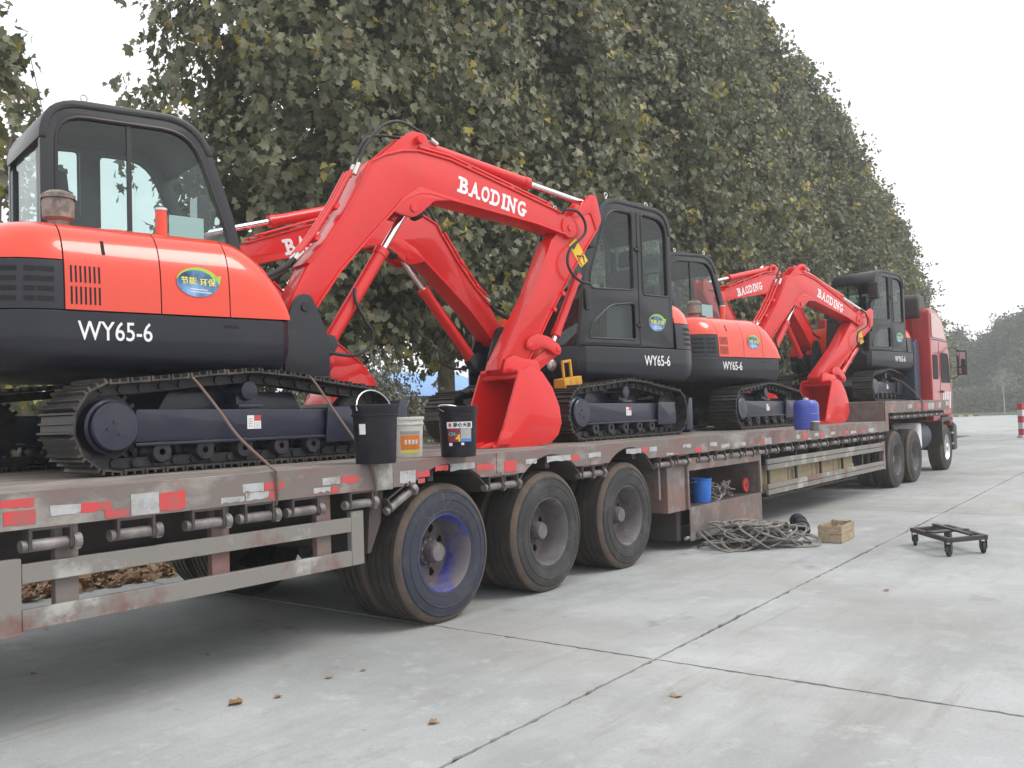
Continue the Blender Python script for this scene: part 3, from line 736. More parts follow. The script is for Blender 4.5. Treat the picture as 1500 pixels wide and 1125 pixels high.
def m_boom_pipes():
    m = MB()
    for s in (-0.055, 0.0, 0.055):
        pts = [(x-.03*1, s, z) for x, z in rel([(.90,1.58),(1.03,1.73),(1.22,2.01),(1.38,2.29)], FOOT)]
        m.tube([(x-0.02, y, z+0.012) for x, y, z in pts], 0.014, 8)
    for s in (-0.10, 0.10):
        m.tube([(x, s, z+0.022) for x, z in rel([(1.97,2.565),(2.29,2.545),(2.96,2.395),(3.50,2.27)], FOOT)], 0.011, 8)
    for x, z in rel([(1.19,1.97),(1.01,1.70)], FOOT): m.obox((x-.02,0,z+.01), .05, .2, .03, Matrix.Rotation(-math.radians(55), 3, 'Y'))
    for x, z in rel([(2.5,2.50),(3.0,2.385),(3.45,2.29)], FOOT): m.box(x-.02, x+.02, -.125, .125, z-.01, z+.018)
    return m
BHOSE = [([(1.38,2.31),(1.47,2.52),(1.62,2.71),(1.80,2.79),(2.0,2.75),(2.16,2.68)], -.05, .013), ([(1.38,2.31),(1.45,2.50),(1.55,2.63),(1.70,2.67),(1.87,2.68)], .03, .013),
         ([(.84,1.56),(.72,1.46),(.57,1.38),(.40,1.33)], -.03, .02), ([(.87,1.58),(.76,1.45),(.60,1.35),(.42,1.29)], .03, .02)]
def m_boom_hose(i):
    def f(): pts, y, r = BHOSE[i]; m = MB(); m.tube(smooth_path([(x-FOOT[0], y, z-FOOT[1]) for x, z in pts], 6), r, 8); return m
    return f
BFIT = [((1.36,-.05,2.27),(1.405,-.05,2.37),.02), ((1.36,.03,2.27),(1.405,.03,2.37),.02), ((2.13,-.05,2.695),(2.20,-.05,2.66),.02), ((.82,-.03,1.535),(.89,-.03,1.605),.024), ((.82,.03,1.535),(.89,.03,1.605),.024)]
def m_boom_fit(i):
    def f(): a, b, r = BFIT[i]; m = MB(); m.cyl((a[0]-FOOT[0],a[1],a[2]-FOOT[1]), (b[0]-FOOT[0],b[1],b[2]-FOOT[1]), r, 10); return m
    return f
def m_lamp():
    m = MB(); m.lathe([(0.001,0.05),(0.04,0.045),(0.065,0.02),(0.068,0)], 16, 'z', (0,0,0)); m.lathe([(0.068,0),(0.001,-0.004)], 16, 'z', (0,0,0)); return m
def m_arm():
    m = MB(); p = rel(ARM, TIP); m.prism(offset_poly(p, 0.012), -HALF_A, HALF_A)
    fr = p[11:16]; fi = offset_poly(p, 0.014)[11:16]; m.prism(fr+fi[::-1], -HALF_A-0.012, HALF_A+0.012)
    bk = p[4:9]; bi = offset_poly(p, 0.014)[4:9]; m.prism(bk+bi[::-1], -HALF_A-0.012, HALF_A+0.012)
    m.lathe([(0.075,-0.13),(0.075,0.13)], 20, 'y', (BP[0]-TIP[0]-.02, 0, BP[1]-TIP[1]), True)
    for x, z in rel([(3.62,1.44),(3.50,1.28)], TIP): m.cyl((x,-HALF_A-0.03,z), (x,-HALF_A,z), 0.022, 10)
    return m
def m_arm_top():
    m = MB()
    for s in (-1, 1): m.prism(round_poly(rel([(3.78,2.20),(4.0,2.42),(4.05,2.47),(4.14,2.46),(4.20,2.22),(4.13,2.10),(4.05,2.28)], TIP), .03), s*0.085-0.01, s*0.085+0.022)
    return m
def m_arm_pipes():
    m = MB()
    for k in range(3): m.tube([(x-0.012-k*0.001, -HALF_A-0.012+k*0.03, z) for x, z in rel([(3.18,1.31),(3.02,1.05),(2.86,.79)], TIP)], 0.011, 6)
    return m
def m_arm_hose():
    m = MB(); m.tube(smooth_path([(x-TIP[0], -HALF_B-0.05, z-TIP[1]) for x, z in [(3.62,2.25),(3.78,2.25),(3.88,2.17),(3.89,2.06),(3.80,1.97),(3.68,1.88),(3.63,1.76),(3.67,1.65),(3.79,1.57),(3.93,1.55)]], 6), 0.014, 8); return m
def m_warning():
    m = MB(); m.use('yellow_label')
    c = rel([(3.86,1.86)], TIP)[0]; a = math.radians(-52)
    def q(x, z): X, Z = rot2((x, z), a); return (c[0]+X, c[1]+Z)
    m.prism([q(-.13,-.062), q(.13,-.062), q(.13,.062), q(-.13,.062)], -HALF_A-0.005, -HALF_A-0.001)
    m.use('black_print')
    for pts in ([(-.10,-.04),(-.06,-.04),(-.07,.0),(-.09,.0)], [(-.095,.005),(-.065,.005),(-.08,.03)], [(.0,-.04),(.02,-.04),(.07,.03),(.05,.035)], [(.05,.03),(.12,.0),(.12,.012),(.06,.045)], [(.02,-.045),(.125,-.045),(.125,-.035),(.02,-.035)]):
        m.prism([q(*p) for p in pts], -HALF_A-0.0065, -HALF_A-0.0052)
    return m
BK = [(2.86,.67),(3.0,.72),(3.14,.67),(3.26,.53),(3.345,.35),(3.365,.20),(3.32,.09),(3.22,.02),(3.05,.0),(2.58,.0),(2.66,.17)]
BHW = 0.275
def m_bucket():
    m = MB(); p = rel(BK, BP)
    for s in (-1, 1): m.prism(p, s*BHW-0.012, s*BHW+0.012)
    shell = round_poly(rel([(2.86,.67),(3.0,.72),(3.14,.67),(3.26,.53),(3.345,.35),(3.365,.20),(3.32,.09),(3.22,.02),(3.05,.0)], BP), 0.06, 3)
    rows = [[(x, y, z) for x, z in shell+[(2.60-BP[0], 0.0-BP[1])]] for y in (-BHW, BHW)]
    sh2 = offset_poly(shell+[(2.60-BP[0], -BP[1]), (2.75-BP[0], .4-BP[1])], 0.014)[:-1]
    m.prism([tuple(q) for q in (shell+[(2.60-BP[0], -BP[1])])]+[tuple(q) for q in sh2[::-1]], -BHW+0.012, BHW-0.012)
    # lip and torque tube
    m.box(2.53-BP[0], 2.72-BP[0], -BHW-0.012, BHW+0.012, 0.002-BP[1], 0.026-BP[1])
    m.cyl((2.885-BP[0], -BHW+.01, .68-BP[1]), (2.885-BP[0], BHW-.01, .68-BP[1]), 0.03, 12)
    for s in (-1, 1): m.prism(rel([(2.57,.03),(2.72,.03),(2.74,.13),(2.63,.15)], BP), s*(BHW+.02)-0.012, s*(BHW+.02)+0.012)
    return m
def m_bucket_ears():
    m = MB()
    for s in (-1, 1): m.prism(round_poly(rel([(2.80,.66),(2.84,.79),(2.93,.83),(3.06,.80),(3.22,.79),(3.27,.70),(3.16,.60),(2.98,.69)], BP), .03), s*0.125-0.012, s*0.125+0.012)
    return m
def m_tooth(): 
    m = MB(); m.prism([(0.03,0.0),(0.03,0.05),(-0.06,0.036),(-0.14,0.008),(-0.14,0.0)], -0.025, 0.025); return m
def m_rocker():
    m = MB(); P = round_poly([(-.05,-.03),(-.02,.06),(.10,.11),(.24,.09),(.36,.03),(.41,-.02),(.39,-.09),(.32,-.08),(.24,-.03),(.15,-.01),(.05,-.05)], .04, 3)
    for s in (-1, 1): m.prism(P, s*0.108-0.011, s*0.108+0.011)
    m.cyl((0,-.125,0),(0,.125,0),.03,12); m.cyl((.365,-.125,-.03),(.365,.125,-.03),.03,12); return m
def m_unit_rod(): m = MB(); m.cyl((0,0,0),(1,0,0),1,20); return m
def m_swing_bracket():
    m = MB()
    P = round_poly([(.46,.63),(1.02,.63),(1.02,.90),(.93,1.13),(.87,1.25),(.77,1.25),(.70,1.14),(.66,.98),(.46,.98)], [0,0,.02,.05,.06,.06,.05,.03,0], 4)
    for s in (-1, 1): m.prism(P, BY+s*0.165-0.016, BY+s*0.165+0.016)
    m.box(.44, 1.02, BY-.19, BY+.19, .60, .628); m.box(.46,.50, BY-.149, BY+.149, .63, .97)
    m.prism([(.95,.70),(1.12,.80),(1.17,.88),(1.14,.95),(1.05,.97),(.95,.94)], BY-.06, BY+.06)
    m.tube([(.64,BY-.185,.64),(.64,BY-.185,.90),(.62,BY-.185,.925),(.56,BY-.185,.93)], 0.012, 8)
    return m
def plan_outline():
    half = [(-1.06,-.93)]
    for j in range(1, 9):
        a = math.pi/2*j/8; half.append((-1.06-.50*math.sin(a), -.30-.63*math.cos(a)))
    half.append((-1.59, 0.0))
    return half, half[:-1]
H1, _ = plan_outline()
REAR = H1 + [(x, -y) for x, y in H1[-2::-1]]           # right side -> tail -> left side
def m_skirt():
    out = round_poly([(.30,-.93)], 0) ; P = [(.44,-.60),(.44,-.86),(.37,-.93)] + REAR + [(.52,.93),(.59,.86),(.59,.10),(.52,.06),(.46,-.02)]
    m = MB(); lv = [(.615,.16),(.625,.10),(.65,.055),(.70,.02),(.76,.004),(.83,0),(.965,0),(.972,.006)]
    rings = [[(x, y, z) for x, y in offset_poly(P, d)] for z, d in lv]
    m.grid(rings, True); n = len(P); m.add(rings[0], [tuple(range(n))]); m.add(rings[-1], [tuple(range(n))]); return m
HS = [(0,.978),(.004,1.12),(.015,1.24),(.035,1.325),(.07,1.405),(.12,1.465),(.18,1.505),(.27,1.53)]
def sect(x):
    s = 1.0 if x <= -.02 else math.sqrt(max(0.0, 1-((x+.02)/.445)**2))
    return s
def m_hood(x0, x1):
    def f():
        m = MB(); n = 2 if x1 <= -.005 else 16; rows = []
        for i in range(n+1):
            t = i/n; x = x0+(x1-x0)*(t if n == 2 else math.sin(t*math.pi/2)); s = sect(x)
            pr = [(-.93+d, .978+(z-.978)*s) for d, z in HS]+[(-.40,.978+.562*s),(-.03,.978+.562*s),(-.03,.978)]
            rows.append([(x, y, z) for y, z in pr])
        m.grid(rows)
        for r in (rows[0], rows[-1]): m.add(r, [tuple(range(len(r)))])
        return m
    return f
def rear_ring(d, z, x0=-1.013): 
    P = [(x0,-.93)]+REAR+[(-.94,.93)]
    Q = offset_poly([(0,0)]+P, d)[1:]; Q[0] = (x0, -.93+d); Q[-1] = (-.94, .93-d)
    return [(x, y, z) for x, y in Q]
def hd(z):
    for (d0, z0), (d1, z1) in zip(HS, HS[1:]):
        if z <= z1: return d0+(d1-d0)*max(0,(z-z0))/(z1-z0)
    return HS[-1][0]
def m_rear_cover():
    m = MB(); zs = [1.272,1.28,1.325,1.36,1.405,1.44,1.465,1.505,1.53]; rings = [rear_ring(hd(z), z) for z in zs]
    m.grid(rings); m.add(rings[-1], [tuple(range(len(rings[-1])))]); m.add(rings[0], [tuple(range(len(rings[0])))])
    for e in (0, -1): pass
    m.add([r[0] for r in rings]+[(-1.013,-.03,1.53),(-1.013,-.03,1.272)], [tuple(range(len(rings)+2))])
    m.add([r[-1] for r in rings]+[(-.94,.03,1.53),(-.94,.03,1.272)], [tuple(range(len(rings)+2))]); return m
def m_grille_cover():
    m = MB(); zs = [.978,1.1,1.2,1.266]; rings = [rear_ring(hd(z)+.003, z) for z in zs]; m.grid(rings); m.add(rings[-1], [tuple(range(len(rings[-1])))])
    m.add([r[0] for r in rings]+[(-1.013,-.03,1.266),(-1.013,-.03,.978)], [tuple(range(len(rings)+2))])
    m.add([r[-1] for r in rings]+[(-.94,.03,1.266),(-.94,.03,.978)], [tuple(range(len(rings)+2))]); return m
_VP = [Vector((-1.013,-.93))]+[Vector(p) for p in REAR]+[Vector((-.94,.93))]
_VL = [0]
for _a, _b in zip(_VP, _VP[1:]): _VL.append(_VL[-1]+(_b-_a).length)
def vent_at(s_):
    for i in range(len(_VL)-1):
        if s_ <= _VL[i+1] and _VL[i+1] > _VL[i]: t = (s_-_VL[i])/(_VL[i+1]-_VL[i]); return _VP[i].lerp(_VP[i+1], t), (_VP[i+1]-_VP[i]).normalized()
    return _VP[-1], (_VP[-1]-_VP[-2]).normalized()
VENT_COLS = [0.13, 0.33, 0.60, 0.83, _VL[-1]-.22, _VL[-1]-.45, _VL[-1]-.70, _VL[-1]-.93]
def m_vent(c, r):  # dark patch lying on the cover, shade of the slot in its colour
    def f():
        m = MB(); z = 1.035+r*0.058; rows = []
        for j in range(5):
            p, d = vent_at(c-0.08+0.16*j/4); out = Vector((-d.y, d.x)); out = out if out.dot(p-Vector((-.7,0))) > 0 else -out
            q0 = p + out*(0.0018-hd(z-.015)-.003); q1 = p + out*(0.0018-hd(z+.015)-.003); rows.append(((q0.x,q0.y,z-.015), (q1.x,q1.y,z+.015)))
        m.grid([[r_[0] for r_ in rows], [r_[1] for r_ in rows]]); return m
    return f
def side_y(z): return -.93+hd(z)
def m_slit(k, r):  # dark sliver on the panel, the slit's shade given as colour
    def f():
        z0, z1 = ((1.01,1.115),(1.14,1.24))[r]; x = -.975+k*0.026; m = MB()
        m.add([(x,side_y(z0)-.0015,z0),(x+.011,side_y(z0)-.0015,z0),(x+.011,side_y(z1)-.0015,z1),(x,side_y(z1)-.0015,z1)], [(0,1,2,3)]); return m
    return f
def m_latch():
    z0, z1 = 1.32, 1.41; x = -.79; m = MB(); m.add([(x,side_y(z0)-.004,z0),(x+.02,side_y(z0)-.004,z0),(x+.02,side_y(z1)-.004,z1),(x,side_y(z1)-.004,z1)], [(0,1,2,3)]); return m
def m_hood_seams():                            # black gasket strips that fill the panel gaps
    m = MB()
    for x in (-1.009, -.45, -.005):
        pr = [(-.93+d+.008, z) for d, z in HS]+[(-.40,1.532)]
        m.grid([[(x-.009, y, z) for y, z in pr], [(x+.009, y, z) for y, z in pr]])
    return m
def m_oval(side):
    def f():
        m = MB(); m.use('sticker_blue'); s = side
        def W3(x, z, o=0.0): return (s*x, 0.0-s*0 - (0.0015+o), z) if True else None
        n = 28; E = [(.138*math.cos(2*math.pi*k/n), .094*math.sin(2*math.pi*k/n)) for k in range(n)]
        m.add([(x, -0.002, z) for x, z in E], [tuple(range(n))])
        m.use('green_print')
        A = [math.radians(170-150*j/14) for j in range(15)]
        o = [(.141*math.cos(a), .097*math.sin(a)) for a in A]; i_ = [((.134-.026*j/14)*math.cos(a), (.090-.02*j/14)*math.sin(a)) for j, a in enumerate(A)]
        m.grid([[(x, -.003, z) for x, z in o], [(x, -.003, z) for x, z in i_]]); m.add([(.105,-.003,.045),(.155,-.003,.05),(.14,-.003,-.01),(.125,-.003,.02)], [(0,1,2,3)])
        for txt, c, size, x0, z0 in (('节能', 'yellow_print', .052, -.112, -.010), ('环保', 'yellow_print', .052, .012, -.016), ('·', 'green_print', .05, -.01, -.012)):
            m.use(c); vs, fs = text_mesh(txt, size, 1.0, .0008, .0004); m.add([(x0+x, -.0035-z, z0+y) for x, y, z in vs], fs)
        m.use('label_white'); m.add([(-.05,-.0032,-.04),(.06,-.0032,-.045),(.06,-.0032,-.05),(-.05,-.0032,-.046)], [(0,1,2,3)]); m.add([(-.05,-.0032,-.058),(.085,-.0032,-.062),(.085,-.0032,-.067),(-.05,-.0032,-.063)], [(0,1,2,3)])
        return m
    return f
def m_model(): 
    vs, fs = text_mesh('WY65-6', 0.155, 0.86, 0.001, .001); x0, x1, y0, y1 = bbox(vs); k = 0.43/(x1-x0)
    m = MB(); m.add([((x-x0)*k, -z, (y-y0)*0.115/(y1-y0)) for x, y, z in vs], fs); return m
CABP = round_poly([(-.90,.985),(-.90,2.53),(.20,2.575),(.50,1.75),(.60,.985)], [0,.28,.28,.35,0], 8)
YR, YL = 0.02, 0.92
def rw(a, b): return [(x, z) for x, z in round_poly(a, b, 5)]
WIN_R = rw([(-.80,1.60),(-.80,2.43),(.14,2.465),(.405,1.72),(.42,1.60)], [.05,.20,.22,.1,.03])
WIN_LR = rw([(-.83,1.56),(-.83,2.42),(-.41,2.45),(-.41,1.56)], [.04,.20,.04,.04])
WIN_LD = rw([(-.26,1.60),(-.26,2.44),(.12,2.45),(.42,1.72),(.42,1.58)], [.04,.05,.20,.1,.10])
WIN_LL = rw([(-.27,1.06),(-.27,1.46),(.12,1.42),(.40,1.22),(.46,1.06)], [.04,.06,.1,.08,.04])
def m_wall_r(): m = MB(); wall(m, CABP, [WIN_R], YR, YR+.05); return m
def m_wall_l(): m = MB(); wall(m, CABP, [WIN_LR, WIN_LD, WIN_LL], YL-.05, YL); return m
def gasket(loop, y):
    m = MB(); pts = [(x, y, z) for x, z in loop]; m.tube(pts+[pts[0]], 0.013, 6, False); return m
def m_gasket_r(): return gasket(WIN_R, YR+.002)
def m_gasket_l():
    m = MB()
    for l in (WIN_LR, WIN_LD, WIN_LL): pts = [(x, YL-.002, z) for x, z in l]; m.tube(pts+[pts[0]], 0.012, 6, False)
    return m
def pane(loop, y): 
    def f(): m = MB(); q = offset_poly(loop, -.01); m.add([(x, y, z) for x, z in q], [tuple(range(len(q)))]); return m
    return f
def prof_part(i0, i1): return CABP[i0:i1]
def m_roof():
    top = [p for p in CABP if p[1] > 1.9 and p[0] < .30] ; inn = offset_poly(CABP, .045); ti = [inn[i] for i, p in enumerate(CABP) if p[1] > 1.9 and p[0] < .30]
    top2 = offset_poly(CABP, -.012); to = [top2[i] for i, p in enumerate(CABP) if p[1] > 1.9 and p[0] < .30]
    m = MB(); m.prism(to+ti[::-1], YR-.012, YL+.012); return m
def m_cab_rear(): m = MB(); m.box(-.898,-.855,YR+.052,YL-.052,.985,1.56); m.box(-.898,-.855,YR+.052,YR+.12,1.56,2.2); m.box(-.898,-.855,YL-.12,YL-.052,1.56,2.2); return m
def m_rear_pane(): m = MB(); m.add([(-.877,YR+.12,1.56),(-.877,YL-.12,1.56),(-.877,YL-.12,2.25),(-.877,YR+.12,2.25)], [(0,1,2,3)]); return m
def m_windscreen():
    m = MB(); fr = [p for p in offset_poly(CABP, .02) if p[0] > .20 and p[1] > 1.0]; m.grid([[(x, YR+.055, z) for x, z in fr], [(x, YL-.055, z) for x, z in fr]]); return m
def m_front_bars(): 
    m = MB(); m.cyl((.50,YR+.045,1.60),(.50,YL-.045,1.60),.018,8); return m
def m_door_seams():
    m = MB()
    for x in (-.335,): m.box(x-.006, x+.006, YL-.002, YL+.0035, 1.0, 2.46)
    m.box(-.33, .56, YL-.002, YL+.0035, 1.0, 1.012); return m
def m_handle(): m = MB(); m.prism(round_poly([(-.04,-.11),(.04,-.11),(.05,.11),(-.03,.11)], .02), 0, .028); m.prism([(-.02,-.08),(.025,-.08),(.03,.08),(-.015,.08)], .0282, .030); return m
def m_hinge(): m = MB(); m.box(-.05,.05,0,.02,-.012,.012); m.cyl((.0,.012,-.03),(.0,.012,.03),.012,8); return m
def m_seat():
    m = MB(); m.prism(round_poly([(-.56,1.10),(-.10,1.10),(-.08,1.24),(-.54,1.22)], .04), .22, .72); return m
def m_seat_back(): m = MB(); m.prism(round_poly([(-.64,1.20),(-.50,1.20),(-.60,1.92),(-.72,1.92)], .05), .24, .70); m.prism(round_poly([(-.72,1.95),(-.62,1.95),(-.64,2.14),(-.74,2.14)], .04), .36, .58); return m
def m_console(): 
    m = MB(); m.box(-.40,.10,.10,.20,1.0,1.42); m.box(-.40,.10,.74,.84,1.0,1.42)
    for y in (.15,.79): m.cyl((.06,y,1.42),(.10,y,1.60),.012,8); m.lathe([(.012,0),(.026,.03),(.022,.09),(.0,.1)], 10, 'z', (.10,y,1.58))
    m.box(.26,.38,.3,.62,1.0,1.3); m.cyl((.30,.40,1.3),(.27,.40,1.62),.01,8); m.cyl((.30,.54,1.3),(.27,.54,1.62),.01,8); return m
def m_cab_floor(): m = MB(); m.box(-.85,.50,YR+.055,YL-.055,.978,1.0); return m
def m_paper(): m = MB(); m.box(-.02,.24,YR+.055,YR+.058,1.62,1.84); return m
def m_eye(): m = MB(); n = 12; m.tube([(.022*math.cos(2*math.pi*k/n),0,.045+.022*math.sin(2*math.pi*k/n)) for k in range(n+1)], .007, 6, False); m.cyl((0,0,0),(0,0,.025),.012,8); return m
def m_precleaner(): m = MB(); m.lathe([(.06,0),(.06,.06),(.09,.08),(.095,.17),(.09,.20)], 24, 'z'); m.lathe([(.10,.20),(.10,.225),(.06,.25),(.001,.255)], 24, 'z'); return m
def m_stack(): m = MB(); m.cyl((0,0,0),(0,0,.20),.038,18); return m
def m_stack_cap(): m = MB(); m.lathe([(.041,.2),(.041,.215),(.03,.217),(.03,.15)], 18, 'z'); return m
def m_caps(): m = MB(); m.prism(round_poly([(-.68,1.53),(-.65,1.565),(-.53,1.57),(-.49,1.53)], .02), -.5, -.3); m.prism(round_poly([(-.46,1.53),(-.44,1.565),(-.36,1.565),(-.33,1.53)], .02), -.45, -.3); return m
def m_black_cap(): m = MB(); m.lathe([(.035,0),(.04,.02),(.04,.07),(.03,.085),(.001,.09)], 14, 'z'); return m
# ---- undercarriage
SPR, IDL, CAR = (-1.0, .285, .262), (.985, .275, .25), (-.03, .60, .04)
def track_path():
    """centreline of the shoes: polyline"""
    pts = []
    def arc(c, r, a0, a1, n): 
        for j in range(n+1): a = math.radians(a0+(a1-a0)*j/n); pts.append((c[0]+r*math.cos(a), c[1]+r*math.sin(a)))
    arc(SPR, SPR[2], 262, 104, 16)
    top = [(-.62,.575),(-.35,.605),(-.03,.628),(.30,.606),(.62,.565)]
    pts.extend(top); arc(IDL, IDL[2], 76, -88, 16); pts.append((.9,.024)); pts.append((-.9,.024))
    return pts
def sample_track():
    P = track_path(); P.append(P[0]); L = [0]
    for a, b in zip(P, P[1:]): L.append(L[-1]+math.dist(a, b))
    n = 42; out = []
    def at(s):
        s %= L[-1]
        for i in range(len(L)-1):
            if s <= L[i+1]: t = (s-L[i])/max(1e-9, L[i+1]-L[i]); return (P[i][0]+(P[i+1][0]-P[i][0])*t, P[i][1]+(P[i+1][1]-P[i][1])*t)
    for k in range(n):
        s = L[-1]*k/n; a, b = at(s-.06), at(s+.06); p = at(s); out.append((p, math.atan2(b[1]-a[1], b[0]-a[0])))
    return out, L[-1]/n
SHOES, PITCH = sample_track()
def m_shoe():                                  # travel direction is +x clockwise, outside is +z
    m = MB(); h = PITCH/2-.003
    m.prism([(-h,-.012),(h,-.012),(h,.0),(h-.004,.022),(h-.014,.022),(h-.02,.0),(.008,.0),(.005,.018),(-.005,.018),(-.008,.0),(-h+.02,.0),(-h+.014,.022),(-h+.004,.022),(-h,.0)], -.19, .19); return m
def m_chain():
    m = MB()
    for (p, a) in SHOES:
        t = Vector((math.cos(a), 0, math.sin(a))); n_ = Vector((-math.sin(a), 0, math.cos(a)))
        c = Vector((p[0], 0, p[1])) - n_*0.045
        Rm = Matrix(((t.x, 0, n_.x), (0, 1, 0), (t.z, 0, n_.z)))
        for y in (-.055, .055): m.obox(c+Vector((0,y,0)), PITCH*.98, .03, .058, Rm)
        pc = c + t*(PITCH/2); m.cyl(pc+Vector((0,-.085,0)), pc+Vector((0,.085,0)), .024, 8)
    return m
def m_track_frame():
    m = MB(); m.prism(round_poly([(-.86,.19),(.62,.175),(.66,.37),(-.84,.385)], .015), -.11, .11)
    m.box(.56,1.0,-.085,.085,.20,.34); m.prism(round_poly([(.60,.13),(1.04,.13),(1.02,.385),(.62,.385)], .012), -.145, -.125); m.prism(round_poly([(.60,.13),(1.04,.13),(1.02,.385),(.62,.385)], .012), .125, .145)
    m.box(-.86,.60,-.135,-.112,.165,.185); m.box(-.86,.60,.112,.135,.165,.185)
    m.box(-.10,.06,-.06,.06,.385,.47); m.box(-.12,.08,-.115,.115,.385,.41); m.cyl((-.02,-.1,.50),(-.02,.1,.50),.065,16); return m
def m_sprocket():
    m = MB(); m.lathe([(.20,-.04),(.205,-.02),(.205,.02),(.20,.04)], 36, 'y', cap=True)
    for k in range(21):
        a = 2*math.pi*k/21; m.obox((.215*math.cos(a),0,.215*math.sin(a)), .04, .045, .024, Matrix.Rotation(-a, 3, 'Y'))
    return m
def m_motor_cover(): m = MB(); m.lathe([(.165,.04),(.165,-.06),(.15,-.07),(.145,-.10),(.135,-.11),(.001,-.112)], 32, 'y'); m.box(-.02,.02,-.118,-.11,.02,.035); m.box(-.06,-.02,-.118,-.11,-.02,-.005); m.box(.01,.06,-.118,-.11,-.05,-.035); return m
def m_idler(): m = MB(); m.lathe([(.03,-.06),(.19,-.06),(.21,-.04),(.215,.0),(.21,.04),(.19,.06),(.03,.06)], 32, 'y'); m.lathe([(.001,-.08),(.05,-.08),(.06,-.06)], 16, 'y'); return m
def m_roller(): m = MB(); m.lathe([(.02,-.12),(.06,-.12),(.07,-.10),(.07,-.05),(.055,-.03),(.055,.03),(.07,.05),(.07,.10),(.06,.12),(.02,.12)], 20, 'y'); return m
def m_axle_box(): 
    m = MB(); m.prism(round_poly([(-.62,.30),(.62,.30),(.50,.50),(-.50,.50)], .03), -.66, .66); return m
def m_ring(): m = MB(); m.lathe([(.45,0),(.45,.09),(.40,.09),(.40,.12),(.001,.12)], 40, 'z'); return m
def m_blade():
    m = MB(); n = 7; fr = [(1.40+.05*((z-.22)/.2)**2-.04, z) for z in [.03+.4*k/n for k in range(n+1)]]; bk = [(x-.025, z) for x, z in fr]
    m.prism(fr+bk[::-1], -.93, .93); m.box(1.33,1.46,-.93,.93,.016,.04)
    for s in (-1, 1):
        m.prism([(1.24,.05),(1.41,.05),(1.41,.43),(1.33,.43),(1.28,.30)], s*.92-.012, s*.92+.012)
        m.prism([(.45,.28),(1.36,.10),(1.36,.22),(.45,.42)], s*.35-.05, s*.35+.05)
    m.cyl((.55,0,.40),(1.34,0,.26),.04,12); return m
def m_frame_label():
    m = MB(); m.use('label_white'); m.box(-.055,.0,-.002,0,-.045,.045); m.use('reflect_red'); m.box(.003,.055,-.002,0,.012,.045); m.use('label_white'); m.box(.003,.055,-.002,0,-.045,.008)
    m.use('grey_print')
    for k in range(4): m.box(-.045,-.012,-.0026,-.0021,-.03+k*.016,-.024+k*.016); m.box(.012,.045,-.0026,-.0021,-.036+k*.01,-.033+k*.01)
    return m

def add(parent, name, key, fn, material, loc=(0,0,0), rot=(0,0,0), bevel=0.0, scale=None, smooth=35):
    o = bpy.data.objects.new(name, mk(key, fn, material, bevel, smooth)); COL.objects.link(o); o.parent = parent; o.location = loc; o.rotation_euler = rot
    if scale: o.scale = scale
    return o
def rod_between(parent, name, a, b, r, material, psi, key):
    """cylinder from a to b, both in upper coordinates (x, y, z)"""
    a, b = Vector(a), Vector(b); d = b-a; pitch = -math.atan2(d.z, d.x)
    o = add(parent, name, key, m_unit_rod, material, Matrix.Rotation(psi, 3, 'Z') @ a, (0, pitch, psi), scale=(d.length, r, r)); return o

